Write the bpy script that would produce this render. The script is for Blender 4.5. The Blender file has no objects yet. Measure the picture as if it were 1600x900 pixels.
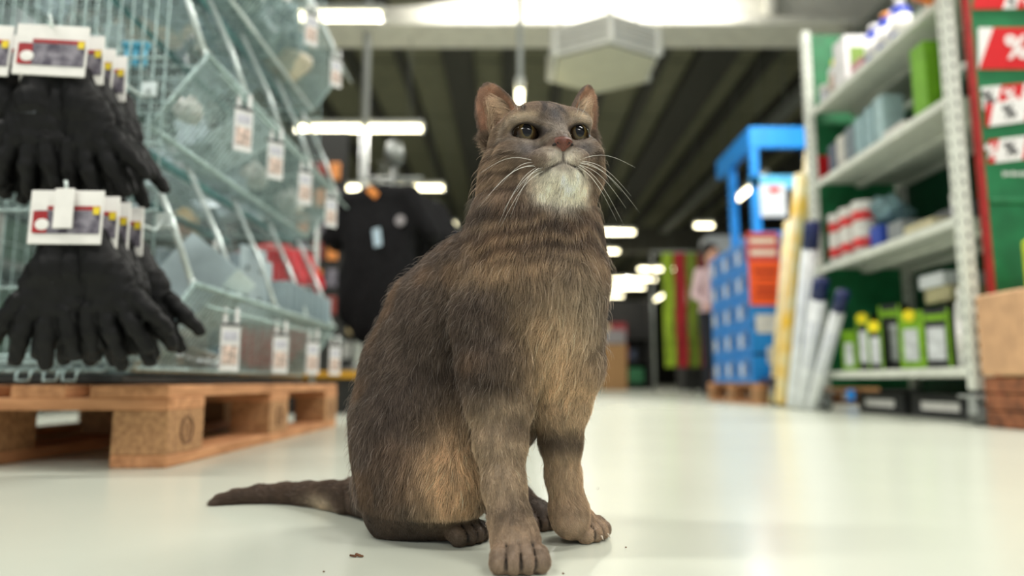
import bpy, bmesh, math, random
import numpy as np
from mathutils import Vector, Matrix
random.seed(7); np.random.seed(7)
S = bpy.context.scene
COL = S.collection
PI = math.pi

# ---------------------------------------------------------------- camera
PITCH = math.radians(7.6); FPX = 1100.0
cam_d = bpy.data.cameras.new('camera'); cam = bpy.data.objects.new('camera', cam_d); COL.objects.link(cam)
cam.location = (0, 0, 0.15); cam.rotation_euler = (PI/2 + PITCH, 0, 0)
cam_d.sensor_width = 36.0; cam_d.lens = 36.0*FPX/1600.0
cam_d.clip_start = 0.02; cam_d.clip_end = 200
cam_d.dof.use_dof = True; cam_d.dof.focus_distance = 0.64; cam_d.dof.aperture_fstop = 2.5
cam_d.dof.aperture_blades = 0
S.camera = cam

# ---------------------------------------------------------------- world, exposure
wd = bpy.data.worlds.new('daylight'); S.world = wd; wd.use_nodes = True
wn = wd.node_tree; bg = wn.nodes['Background']
bg.inputs['Color'].default_value = (0.93, 0.97, 1.0, 1); bg.inputs['Strength'].default_value = 0.5
S.view_settings.view_transform = 'Standard'; S.view_settings.look = 'None'
S.view_settings.exposure = 0.0; S.view_settings.gamma = 1.0
S.cycles.max_bounces = 6; S.cycles.diffuse_bounces = 3; S.cycles.glossy_bounces = 3
S.cycles.transmission_bounces = 4; S.cycles.transparent_max_bounces = 8
S.cycles.use_denoising = True;  S.cycles.sample_clamp_indirect = 8.0
S.cycles.caustics_reflective = False; S.cycles.caustics_refractive = False

def area(name, loc, size, power, rot=(0, 0, 0), color=(1, .97, .9), size_y=None):
    l = bpy.data.lights.new(name, 'AREA'); l.shape = 'RECTANGLE'; l.size = size; l.size_y = size_y or size
    l.energy = power; l.color = color
    o = bpy.data.objects.new(name, l); o.location = loc; o.rotation_euler = rot; COL.objects.link(o); return o
# the light of the ceiling tube rows: rows run overhead across the aisle, from behind the camera onward
for i in range(-1, 5):
    area('tube_light', (-1.83, 0.3+2.6*i, 3.12), 1.5, 66, size_y=.25)
area('girder_light', (.8, 7.40, 4.52), 3.6, 48, rot=(math.radians(90), 0, 0), size_y=.14)
area('heater_fill_light', (.6, 4.6, 3.35), 1.5, 22, rot=(math.radians(100), 0, 0), size_y=.2)  # added unseen fill light, brightens the heater sides; no fixture belongs to it
for i in range(-1, 3):
    area('tube_light', (1.9, -0.4+2.6*i, 3.12), 1.5, 66 if i < 1 else 95, size_y=.25)
area('tube_light', (3.74, 10.8, 3.0), .2, 40, size_y=1.4)
for yy in (14, 20, 27):
    area('tube_light', (1.5, yy, 3.2), 1.5, 70, size_y=.3)

# ---------------------------------------------------------------- helpers
def C(px, py, d):
    """world point seen at pixel (px,py) of the 1600x900 frame at camera depth d"""
    x = (px-800)/FPX*d; v = (450-py)/FPX*d
    return Vector((x, d*math.cos(PITCH)-v*math.sin(PITCH), 0.15+d*math.sin(PITCH)+v*math.cos(PITCH)))
def lin(c):
    return tuple(((v/255)/12.92 if v/255 <= .04045 else ((v/255+.055)/1.055)**2.4) for v in c)
ORD = ['first', 'second', 'third', 'fourth', 'fifth', 'sixth', 'seventh', 'eighth', 'ninth', 'tenth', 'eleventh', 'twelfth', 'thirteenth', 'fourteenth', 'fifteenth', 'sixteenth', 'seventeenth', 'eighteenth', 'nineteenth', 'twentieth']
_M = {}
def mat(name, rgb, rough=.5, metal=0., var=.12, scale=40., bump=.0, spec=.5, trans=0., emit=None, stretch=None, rgb2=None, alpha=1., coat=0.):
    """procedural principled material: colour broken up by noise, optional fine bump"""
    if name in _M: return _M[name]
    m = bpy.data.materials.new(name); m.use_nodes = True; nt = m.node_tree; N = nt.nodes; L = nt.links
    b = N['Principled BSDF']
    tc = N.new('ShaderNodeTexCoord'); mp = N.new('ShaderNodeMapping'); L.new(tc.outputs['Object'], mp.inputs[0])
    if stretch: mp.inputs['Scale'].default_value = stretch
    nz = N.new('ShaderNodeTexNoise'); nz.inputs['Scale'].default_value = scale; nz.inputs['Detail'].default_value = 4
    L.new(mp.outputs[0], nz.inputs['Vector'])
    c = lin(rgb); c2 = lin(rgb2) if rgb2 else tuple(max(0, v*(1-var*2)) for v in c)
    mx = N.new('ShaderNodeMix'); mx.data_type = 'RGBA'
    mx.inputs[6].default_value = (*c2, 1); mx.inputs[7].default_value = (*[min(1, v*(1+(0 if rgb2 else var*.5))) for v in c], 1)
    rp = N.new('ShaderNodeMapRange'); rp.inputs[1].default_value = .35; rp.inputs[2].default_value = .65
    L.new(nz.outputs[0], rp.inputs[0]); L.new(rp.outputs[0], mx.inputs[0]); L.new(mx.outputs[2], b.inputs['Base Color'])
    b.inputs['Roughness'].default_value = rough; b.inputs['Metallic'].default_value = metal
    b.inputs['Specular IOR Level'].default_value = spec; b.inputs['Transmission Weight'].default_value = trans
    b.inputs['Alpha'].default_value = alpha; b.inputs['Coat Weight'].default_value = coat
    if bump:
        bp = N.new('ShaderNodeBump'); bp.inputs['Strength'].default_value = bump; bp.inputs['Distance'].default_value = .002
        L.new(nz.outputs[0], bp.inputs['Height']); L.new(bp.outputs[0], b.inputs['Normal'])
    if emit:
        b.inputs['Emission Color'].default_value = (*lin(rgb), 1); b.inputs['Emission Strength'].default_value = emit
    _M[name] = m; return m
def tag(o, label=None, cat=None, group=None, kind=None):
    if label: o['label'] = label
    if cat: o['category'] = cat
    if group: o['group'] = group
    if kind: o['kind'] = kind
    return o
def thing(name, loc, label, cat, group=None, rz=0):
    o = bpy.data.objects.new(name, None); COL.objects.link(o); o.location = loc; o.rotation_euler = (0, 0, rz)
    o.empty_display_size = .05
    return tag(o, label, cat, group)
class MB:
    """collects shapes into one mesh"""
    def __init__(s): s.v = []; s.f = []; s.m = []; s.mats = []; s.cur = 0; s.smooth = False
    def use(s, m):
        if m not in s.mats: s.mats.append(m)
        s.cur = s.mats.index(m); return s
    def add(s, vs, fs):
        n = len(s.v); s.v += [tuple(v) for v in vs]
        for f in fs: s.f.append(tuple(i+n for i in f)); s.m.append(s.cur)
        return s
    def box(s, c, d, M=None, bev=0.):
        x, y, z = d[0]/2, d[1]/2, d[2]/2; c = Vector(c)
        if bev > 0:
            bev = min(bev, x*.9, y*.9, z*.9)
            vs = []; idx = {}
            for sx in (-1, 1):
                for sy in (-1, 1):
                    for sz in (-1, 1):
                        for a in range(3):
                            p = [sx*(x-bev), sy*(y-bev), sz*(z-bev)]; p[a] = (sx*x, sy*y, sz*z)[a]
                            idx[(sx, sy, sz, a)] = len(vs); vs.append(Vector(p))
            fs = []
            for a in range(3):
                o1, o2 = [(1, 2), (2, 0), (0, 1)][a]
                for sg in (-1, 1):
                    q = []
                    for (p1, p2) in ((-1, -1), (1, -1), (1, 1), (-1, 1)):
                        k = [0, 0, 0]; k[a] = sg; k[o1] = p1; k[o2] = p2; q.append(idx[(*k, a)])
                    fs.append(q if sg > 0 else q[::-1])
                for s1 in (-1, 1):
                    for s2 in (-1, 1):
                        def K(t, w):
                            k = [0, 0, 0]; k[a] = t; k[o1] = s1; k[o2] = s2; return idx[(*k, w)]
                        q = [K(-1, o1), K(1, o1), K(1, o2), K(-1, o2)]
                        fs.append(q if s1*s2 < 0 else q[::-1])
            for sx in (-1, 1):
                for sy in (-1, 1):
                    for sz in (-1, 1):
                        q = [idx[(sx, sy, sz, 0)], idx[(sx, sy, sz, 1)], idx[(sx, sy, sz, 2)]]
                        fs.append(q if sx*sy*sz > 0 else q[::-1])
        else:
            vs = [Vector((a, b, e)) for a in (-x, x) for b in (-y, y) for e in (-z, z)]
            fs = [(0, 1, 3, 2), (4, 6, 7, 5), (0, 4, 5, 1), (2, 3, 7, 6), (0, 2, 6, 4), (1, 5, 7, 3)]
        if M is not None: vs = [M @ v for v in vs]
        return s.add([c+v for v in vs], fs)
    def bar(s, a, b, w, h=None, n=None):
        """square bar a->b"""
        a, b = Vector(a), Vector(b); d = b-a; h = h or w
        q = d.to_track_quat('Z', 'Y').to_matrix()
        return s.box((a+b)/2, (w, h, d.length), q)
    def tube(s, pts, r, n=8, cap=True, r2=None, closed=False):
        pts = [Vector(p) for p in pts]; k = len(pts); rs = r if isinstance(r, (list, tuple)) else [r]*k
        vs = []; up = None
        for i, p in enumerate(pts):
            if closed: t = (pts[(i+1) % k]-pts[i-1])
            else: t = (pts[min(i+1, k-1)]-pts[max(i-1, 0)])
            t.normalize()
            if up is None:
                up = Vector((0, 0, 1)) if abs(t.z) < .9 else Vector((0, 1, 0))
            x = t.cross(up)
            if x.length < 1e-5: x = t.cross(Vector((1, 0, 0)))
            x.normalize(); y = x.cross(t); up = -y if y.dot(up) < 0 else y
            for j in range(n):
                an = 2*PI*j/n+PI/n; vs.append(p+rs[i]*(math.cos(an)*x+math.sin(an)*y))
        fs = []
        for i in range(k if closed else k-1):
            a = i*n; b = ((i+1) % k)*n
            for j in range(n): fs.append((a+j, b+j, b+(j+1) % n, a+(j+1) % n))
        if cap and not closed: fs += [tuple(range(n)), tuple(range((k-1)*n, k*n))[::-1]]
        return s.add(vs, fs)
    def lathe(s, prof, c=(0, 0, 0), n=20, M=None):
        """prof: (r,z) list"""
        vs = []; c = Vector(c)
        for r, z in prof:
            for j in range(n):
                v = Vector((r*math.cos(2*PI*j/n), r*math.sin(2*PI*j/n), z)); vs.append(c+(M @ v if M else v))
        fs = []
        for i in range(len(prof)-1):
            for j in range(n): fs.append((i*n+j, i*n+(j+1) % n, (i+1)*n+(j+1) % n, (i+1)*n+j))
        fs += [tuple(range(n))[::-1], tuple(range((len(prof)-1)*n, len(prof)*n))]
        return s.add(vs, fs)
    def prism(s, poly, M, t):
        """poly 2d outline extruded by t, M maps (x,y,z)"""
        n = len(poly); vs = [M @ Vector((x, y, 0)) for x, y in poly]+[M @ Vector((x, y, t)) for x, y in poly]
        fs = [tuple(range(n))[::-1], tuple(range(n, 2*n))]+[(i, (i+1) % n, n+(i+1) % n, n+i) for i in range(n)]
        return s.add(vs, fs)
    def sphere(s, c, r, n=14, M=None):
        c = Vector(c); rr = r if isinstance(r, (tuple, list)) else (r, r, r); m = n//2; vs = []
        for i in range(1, m):
            for j in range(n):
                a = PI*i/m; b = 2*PI*j/n
                v = Vector((rr[0]*math.sin(a)*math.cos(b), rr[1]*math.sin(a)*math.sin(b), rr[2]*math.cos(a)))
                vs.append(c+(M @ v if M else v))
        t = Vector((0, 0, rr[2])); u = Vector((0, 0, -rr[2]))
        if M: t = M @ t; u = M @ u
        vs += [c+t, c+u]; T = len(vs)-2; fs = []
        for i in range(m-2):
            for j in range(n): fs.append((i*n+j, (i+1)*n+j, (i+1)*n+(j+1) % n, i*n+(j+1) % n))
        for j in range(n): fs += [(T, j, (j+1) % n), (T+1, (m-2)*n+(j+1) % n, (m-2)*n+j)]
        return s.add(vs, fs)
    def build(s, name, m=None, parent=None, smooth=None, loc=None, kind=None, sub=0, label=None):
        me = bpy.data.meshes.new(name); vs = s.v
        if loc is not None: vs = [tuple(Vector(v)-Vector(loc)) for v in vs]
        me.from_pydata(vs, [], s.f)
        for k in (s.mats or [m]): me.materials.append(k)
        me.polygons.foreach_set('material_index', s.m)
        sm = s.smooth if smooth is None else smooth
        if sm: me.polygons.foreach_set('use_smooth', [True]*len(s.f))
        me.update()
        o = bpy.data.objects.new(name, me); COL.objects.link(o)
        if loc is not None and parent is None: o.location = loc
        if parent is not None: o.parent = parent
        if kind: o['kind'] = kind
        if label: o['label'] = label
        if sub:
            md = o.modifiers.new('sub', 'SUBSURF'); md.levels = sub; md.render_levels = sub
        return o
def dup(o, parent=None, loc=None, rz=None):
    c = o.copy(); COL.objects.link(c)
    if parent is not None: c.parent = parent
    for ch in o.children: dup(ch, c)
    if loc is not None: c.location = loc
    if rz is not None: c.rotation_euler = (0, 0, rz)
    return c
def noise3(P, seed=0):
    P = np.asarray(P, np.float64); i = np.floor(P).astype(np.int64); f = P-i; f = f*f*(3-2*f)
    def h(a, b, c):
        n = (a*374761393+b*668265263+c*2147483647*7+seed*1274126177) & 0xffffffff
        n = ((n ^ (n >> 13))*1274126177) & 0xffffffff
        return ((n ^ (n >> 16)) & 0xffff)/65535.0
    x, y, z = i[:, 0], i[:, 1], i[:, 2]; u, v, w = f[:, 0], f[:, 1], f[:, 2]
    r = 0
    for a in (0, 1):
        for b in (0, 1):
            for c in (0, 1):
                r = r+h(x+a, y+b, z+c)*(u if a else 1-u)*(v if b else 1-v)*(w if c else 1-w)
    return r
def surface_nets(D, lo, h):
    s = D < 0; acc = np.zeros([m-1 for m in D.shape]+[3], np.float32); cnt = np.zeros([m-1 for m in D.shape], np.float32)
    nx, ny, nz = D.shape; cross = []
    for ax in range(3):
        a = np.moveaxis(D, ax, 0); sa = np.moveaxis(s, ax, 0); cr = sa[:-1] != sa[1:]
        idx = np.argwhere(cr); v0 = a[:-1][cr]; v1 = a[1:][cr]; t = v0/(v0-v1)
        o1, o2 = [m for m in range(3) if m != ax]
        full = np.zeros((len(idx), 3), np.int64); full[:, ax] = idx[:, 0]; full[:, o1] = idx[:, 1]; full[:, o2] = idx[:, 2]
        pos = full.astype(np.float32).copy(); pos[:, ax] += t; cross.append((ax, o1, o2, full, s[full[:, 0], full[:, 1], full[:, 2]]))
        for d1 in (0, -1):
            for d2 in (0, -1):
                c = full.copy(); c[:, o1] += d1; c[:, o2] += d2
                ok = ((c >= 0) & (c < np.array(cnt.shape))).all(1); c = c[ok]
                np.add.at(cnt, (c[:, 0], c[:, 1], c[:, 2]), 1); np.add.at(acc, (c[:, 0], c[:, 1], c[:, 2]), pos[ok])
    m = cnt > 0; ids = np.full(cnt.shape, -1, np.int64); ids[m] = np.arange(m.sum())
    V = acc[m]/cnt[m][:, None]*h+lo; F = []
    for ax, o1, o2, full, ins in cross:
        q = []
        ok = (full[:, o1] > 0) & (full[:, o2] > 0) & (full[:, o1] < cnt.shape[o1]) & (full[:, o2] < cnt.shape[o2]); fu = full[ok]; si = ins[ok]
        for d1, d2 in ((0, 0), (-1, 0), (-1, -1), (0, -1)):
            c = fu.copy(); c[:, o1] += d1; c[:, o2] += d2; q.append(ids[c[:, 0], c[:, 1], c[:, 2]])
        q = np.stack(q, 1); flip = si if ax != 1 else ~si
        q[~flip] = q[~flip][:, ::-1]; F.append(q)
    return V, np.concatenate(F)

def sdf_mesh(name, prims, h, parent=None, m=None, disp=None, smooth_it=1):
    """small shapes grown from blended cones ('c',a,b,ra,rb,k) and ellipsoids ('e',c,r,k)"""
    los = []; his = []
    for p in prims:
        if p[0] == 'c': r = max(p[3], p[4]); los.append(np.minimum(p[1], p[2])-r); his.append(np.maximum(p[1], p[2])+r)
        else: los.append(np.array(p[1])-np.array(p[2])); his.append(np.array(p[1])+np.array(p[2]))
    lo = np.min(los, 0)-3*h; hi = np.max(his, 0)+3*h; n = np.ceil((hi-lo)/h).astype(int)+1
    X = np.stack(np.meshgrid(*[lo[j]+h*np.arange(n[j]) for j in range(3)], indexing='ij'), -1); D = np.full(n, 1.0)
    for p in prims:
        if p[0] == 'c':
            a, b = np.array(p[1], float), np.array(p[2], float); ab = b-a; t = np.clip(((X-a)@ab)/(ab@ab), 0, 1); q = X-a-t[..., None]*ab
            d = np.sqrt((q*q).sum(-1))-(p[3]+(p[4]-p[3])*t); k = p[5]
        else:
            q = X-np.array(p[1]); r = np.array(p[2]); k0 = np.sqrt(((q/r)**2).sum(-1)); d = k0*(k0-1)/np.maximum(np.sqrt(((q/(r*r))**2).sum(-1)), 1e-6); k = p[3]
        hh = np.maximum(k-np.abs(D-d), 0)/k; D = np.minimum(D, d)-hh*hh*k*.25
    if disp is not None: D = D+disp(X)
    V, F = surface_nets(D, lo, h)
    for it in range(smooth_it):
        A = np.zeros_like(V); cn = np.zeros(len(V))
        for i in range(4):
            for j in (1, -1): np.add.at(A, F[:, i], V[F[:, (i+j) % 4]]); np.add.at(cn, F[:, i], 1)
        V = V*.5+.5*A/cn[:, None]
    fn = np.cross(V[F[:, 2]]-V[F[:, 0]], V[F[:, 3]]-V[F[:, 1]])
    if (fn*(V[F[:, 0]]-V.mean(0))).sum() < 0: F = F[:, ::-1]
    me = bpy.data.meshes.new(name); me.from_pydata(V.tolist(), [], F.tolist()); me.polygons.foreach_set('use_smooth', [True]*len(F))
    if m: me.materials.append(m)
    o = bpy.data.objects.new(name, me); COL.objects.link(o)
    if parent is not None: o.parent = parent
    return o
# ================================================================ the hall
M_floor = mat('floor_epoxy', (206, 211, 197), .22, var=.015, scale=3.0, bump=0., spec=.55)
fb = M_floor.node_tree.nodes['Principled BSDF']
_n = M_floor.node_tree.nodes.new('ShaderNodeTexNoise'); _n.inputs['Scale'].default_value = 6; _n.inputs['Detail'].default_value = 5
_r = M_floor.node_tree.nodes.new('ShaderNodeMapRange'); _r.inputs[3].default_value = .16; _r.inputs[4].default_value = .36
M_floor.node_tree.links.new(_n.outputs[0], _r.inputs[0]); M_floor.node_tree.links.new(_r.outputs[0], fb.inputs['Roughness'])
o = MB().box((0, 21, -.05), (26, 50, .1)).build('floor', M_floor); tag(o, kind='structure')
M_wall = mat('wall_panel', (92, 92, 84), .8, scale=8)
M_dark = mat('dark_paint', (40, 41, 38), .7)
for nm, c, d in (('wall_left', (-13, 21, 2.7), (.2, 50, 5.6)), ('wall_right', (13, 21, 2.7), (.2, 50, 5.6)), ('wall_back', (0, 46, 2.7), (26, .2, 5.6))):
    tag(MB().box(c, d).build(nm, M_wall), kind='structure')
ZC = 5.2
M_roof = mat('roof_sheet', (126, 126, 104), .75, scale=5, var=.08)
M_beam = mat('roof_beam', (58, 59, 54), .7, scale=12)
ce = MB().box((0, 21, ZC+.16), (26, 50, .06)).build('ceiling', M_dark); tag(ce, kind='structure')
# ribbed roof sheets between the purlins, each sheet a piece of its own
def roof_sheet_mesh(w, l):
    mb = MB(); nr = int(l/.15)
    prof = []
    for i in range(nr):
        y = -l/2+i*l/nr; s_ = l/nr
        prof += [(y, 0), (y+s_*.55, 0), (y+s_*.65, .025), (y+s_*.92, .025)]
    prof.append((l/2, 0)); vs = []
    for y, z in prof: vs += [(-w/2, y, z), (w/2, y, z)]
    fs = [(2*i, 2*i+2, 2*i+3, 2*i+1) for i in range(len(prof)-1)]
    mb.add(vs, fs); return mb
beams = [(-4.2, .14), (-3.4, .14), (-2.5, .16), (-1.72, .12), (-.84, .46), (-.05, .20), (.75, .16), (1.5, .16), (2.28, .18), (3.12, .58), (3.92, .2), (4.8, .16), (5.6, .16), (6.5, .5), (-5.2, .46)]
beams.sort()
for bx, bw in beams:
    o = MB().box((0, 0, 0), (bw, 40, .24), None, .01).build('roof_beam', M_beam, ce, loc=None); o.location = (bx, 25.5, ZC-.06)
sheet = {}
for (b0, w0), (b1, w1) in zip(beams[:-1], beams[1:]):
    x0 = b0+w0/2; x1 = b1-w1/2; w = round(x1-x0+.02, 3)
    for k in range(10):
        y = 8.2+2.4*k
        if w not in sheet: sheet[w] = roof_sheet_mesh(w, 2.36).build('roof_sheet', M_roof, ce); o = sheet[w]
        else: o = sheet[w].copy(); COL.objects.link(o)
        o.location = ((x0+x1)/2, y+1.2, ZC)
far = MB().box((0, 39.5, ZC+.02), (26, 14, .04)).build('roof_sheet', M_roof, ce)
near = MB().box((0, 1.9, ZC+.02), (26, 12.4, .04)).build('roof_sheet', M_roof, ce)
# the white concrete girder across the hall
M_white = mat('white_concrete', (226, 224, 212), .6, scale=6, var=.06)
g = MB().use(M_white)
g.prism([(-13, 4.34), (13, 4.34), (13, 5.18), (4.6, 5.18), (.45, 4.86), (-1.2, 4.62), (-13, 4.44)], Matrix(((1, 0, 0), (0, 0, -1), (0, 1, 0))), .42)
g.v = [(x, y+8.35, z) for x, y, z in g.v]
g.box((0, 8.1, 4.38), (26, .62, .12), None, .02)
girder = g.build('trim_1'); tag(girder, kind='structure')
o = MB().box((3.05, 7.84, 4.70), (.10, .16, .52), None, .01).build('bracket', M_white, girder)
for k, (yy, zz) in enumerate(((20, 4.2), (32, 4.2))):
    tag(MB().box((0, yy, zz), (26, .5, .7), None, .02).build('trim_%d' % (k+2), M_white if False else M_wall), kind='structure')
# grey round steel column and cable tray
M_steel = mat('grey_steel', (150, 154, 150), .4, metal=.6, scale=30)
M_galv = mat('galvanised', (178, 192, 192), .34, metal=.75, scale=60, var=.15, bump=.15)
t = thing('steel_column', (-1.74, 8.0, 0), 'thin grey steel post rising to the roof behind the black T-shirts', 'column')
MB().tube([(0, 0, 0), (0, 0, 5.1)], .045, 14).build('shaft', mat('grey_paint', (186, 190, 188), .45, var=.03), t, True); MB().box((0, 0, .01), (.2, .2, .02), None, .004).build('foot_plate', M_steel, t)
t = thing('cable_tray', (4.05, 11, 4.15), 'long grey cable tray under the roof on the right, running into the distance', 'cable tray')
mb = MB()
for sx in (-1, 1): mb.box((sx*.09, 0, 0), (.012, 15, .09))
mb.box((0, 0, -.04), (.18, 15, .008)); mb.build('tray', M_steel, t)
for yy in (-4, -1, 2, 5): MB().tube([(0, yy, .0), (0, yy, 1.0)], .012, 6).build('hanger_rod', M_steel, t)
# heater cassette
M_unit = mat('unit_enamel', (236, 236, 228), .35, scale=10, var=.03); M_unitb = mat('unit_base', (212, 210, 186), .5, scale=5, var=.03)
t = thing('fan_heater', (.965, 7.13, 3.44), 'hexagonal white air heater hanging below the ceiling above the cat', 'heater')
hexa = [(.62*math.cos(-PI/2+i*PI/3), .62*math.sin(-PI/2+i*PI/3)) for i in range(6)]
mb = MB(); mb.prism([(x*.95, y*.95) for x, y in hexa], Matrix.Identity(3), .30); mb.build('housing', M_wall, t)
mb = MB(); mb.prism([(x, y) for x, y in hexa], Matrix.Identity(3), .05); o = mb.build('bottom_rim', M_unit, t); o.location = (0, 0, .015)
mb = MB(); mb.prism([(x, y) for x, y in hexa], Matrix.Identity(3), .05); o = mb.build('top_rim', M_unit, t); o.location = (0, 0, .265)
mb = MB(); mb.prism([(x*.93, y*.93) for x, y in hexa], Matrix.Identity(3), .02); o = mb.build('bottom_tray', M_unitb, t); o.location = (0, 0, -.012)
for i in range(6):
    a, b = Vector((*hexa[i], 0)), Vector((*hexa[(i+1) % 6], 0))
    MB().box((a.x, a.y, .165), (.07, .07, .29), Matrix.Rotation(-PI/2+i*PI/3, 3, 'Z'), .008).build('corner_post', M_unit, t)
    for k in range(4):
        z = .095+k*.045; MB().bar(a.lerp(b, .07)+Vector((0, 0, z)), b.lerp(a, .07)+Vector((0, 0, z)), .022, .028).build('louvre', M_unit, t)
for a in (0, 2, 4):
    p = Vector((*hexa[a], 0))*.8; MB().tube([(p.x, p.y, .3), (p.x, p.y, 1.7)], .012, 6).build('hanger_rod', M_steel, t)
# tube lamps
M_tube = mat('lamp_tube', (255, 244, 205), .4, emit=9.0, var=.0); M_hous = mat('lamp_housing', (228, 230, 226), .4, var=.03)
def tube_lamp(x, y, z, label, group=None, length=1.5, along='x', reflector=True):
    t = thing('tube_lamp', (x, y, z), label, 'lamp', group, 0 if along == 'x' else PI/2)
    MB().tube([(-length/2, 0, 0), (length/2, 0, 0)], .030, 12).build('lamp_tube', M_tube, t, True)
    if reflector: MB().box((0, 0, .070), (length+.04, .10, .06), None, .01).build('housing', M_hous, t)
    for s_ in (-1, 1):
        MB().box((s_*(length/2+.012), 0, .012), (.03, .07, .10), None, .006).build('end_cap', M_hous, t)
        MB().tube([(s_*length*.4, 0, .10), (s_*length*.4, 0, ZC-z+.03)], .006, 5).build('hanger_rod', M_steel, t)
    return t
names = ['nearest', 'second nearest', 'third', 'fourth', 'fifth', 'sixth', 'seventh', 'eighth']
for k in range(6):
    tube_lamp(-1.83, 5.5+2.6*k, 3.15, '%s tube lamp in the left row hanging under the roof' % names[k])
t = tube_lamp(.085, 7.33, 3.25, 'tube lamp seen end on, just above the left ear of the cat', along='y', length=.46)
MB().tube([(-.22, 0, .09), (-.22, 0, 1.3)], .032, 10).build('drop_pole', mat('grey_paint', (186, 190, 188), .45, var=.03), t, True)
tube_lamp(3.745, 10.8, 3.15, 'slanting tube lamp on the right, pointing into the hall beside the blue display', along='y', length=1.45)
tube_lamp(1.72, 14.0, 3.15, 'nearest tube lamp of the rear row right of the neck of the cat')
tube_lamp(1.72, 16.1, 3.15, 'second tube lamp of the rear row right of the neck of the cat')
for k, (x, y, l) in enumerate([(3.9, 18.7, 1.0), (3.6, 20.6, 1.3), (3.3, 22.4, 1.9), (3.3, 24.6, 1.2), (2.7, 26.8, 1.6), (2.9, 29, 1.6)]):
    tube_lamp(x, y, 3.15, '%s of the distant tube lamps between the cat and the green banners' % ['first', 'second', 'third', 'fourth', 'fifth', 'sixth'][k], length=l)
tube_lamp(5.3, 25.0, 3.15, 'distant slanting tube lamp, upper of two near the tall shelves', along='y', length=1.6)
tube_lamp(5.0, 27.6, 3.15, 'distant slanting tube lamp, lower of two near the tall shelves', along='y', length=1.6)
tube_lamp(3.78, 13.6, 3.2, 'small distant lamp to the right, above the green banners', length=.35)
t = thing('globe_lamp', (3.25, 19.6, 2.96), 'round glowing lamp among the distant tube lamps', 'lamp')
M_globe = mat('globe_glow', (255, 250, 238), .4, emit=16.0, var=0.); MB().sphere((0, 0, 0), .105, 20).build('globe', M_globe, t, True); MB().tube([(0, 0, .1), (0, 0, 2.26)], .01, 6).build('hanger_rod', M_steel, t)
MB().tube([(0, 0, .09), (0, 0, .14)], .04, 12).build('cap', M_hous, t)
# ================================================================ pallet (EUR pattern) under the wire rack
M_wood = mat('pallet_wood', (208, 150, 104), .7, scale=7, var=.22, bump=.3, stretch=(8, 1.2, 8), rgb2=(172, 118, 76))
M_chip = mat('chip_block', (186, 142, 98), .85, scale=90, var=.25, bump=.5, rgb2=(150, 108, 72))
M_brand = mat('branded_mark', (96, 62, 42), .8)
def pallet(loc, label, rz=0, detail=True):
    t = thing('pallet', loc, label, 'pallet', None, rz)
    for x, w in ((-.0725, .145), (-.236, .100), (-.40, .145), (-.564, .100), (-.7275, .145)):
        MB().box((x, .6, .133), (w-.003, 1.2, .022), None, .002).build('deck_board', M_wood, t)
    for y in (.0725, .6, 1.1275):
        o = MB().box((0, 0, 0), (.145, .8, .022), None, .002).build('cross_board', M_wood, t); o.location = (-.4, y, .111); o.rotation_euler = (0, 0, PI/2)
        for x, w in ((-.05, .1), (-.40, .145), (-.75, .1)): MB().box((x, y, .061), (w, .145, .078), None, .002).build('block', M_chip, t)
    for x, w in ((-.05, .1), (-.40, .145), (-.75, .1)): MB().box((x, .6, .011), (w, 1.2, .022), None, .002).build('bottom_board', M_wood, t)
    if detail:
        for y in (.0725, .6, 1.1275):     # round burnt mark on the side of each block
            for r in (.026, .021):
                mb = MB(); mb.tube([(.0005, y+r*math.cos(a*PI/12), .062+r*math.sin(a*PI/12)) for a in range(24)], .0010, 4, closed=True); mb.build('burnt_ring', M_brand, t)
            mb = MB(); mb.tube([(.0005, y-.010, .052), (.0005, y+.008, .052), (.0005, y+.008, .062), (.0005, y-.006, .062), (.0005, y+.008, .070), (.0005, y-.010, .072)], .0013, 4); mb.build('burnt_letter', M_brand, t)
    return t
PX, PY = -.606, 1.262
pal = pallet((PX, PY, 0), 'wooden pallet with open slots carrying the wire basket rack on the left')

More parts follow.
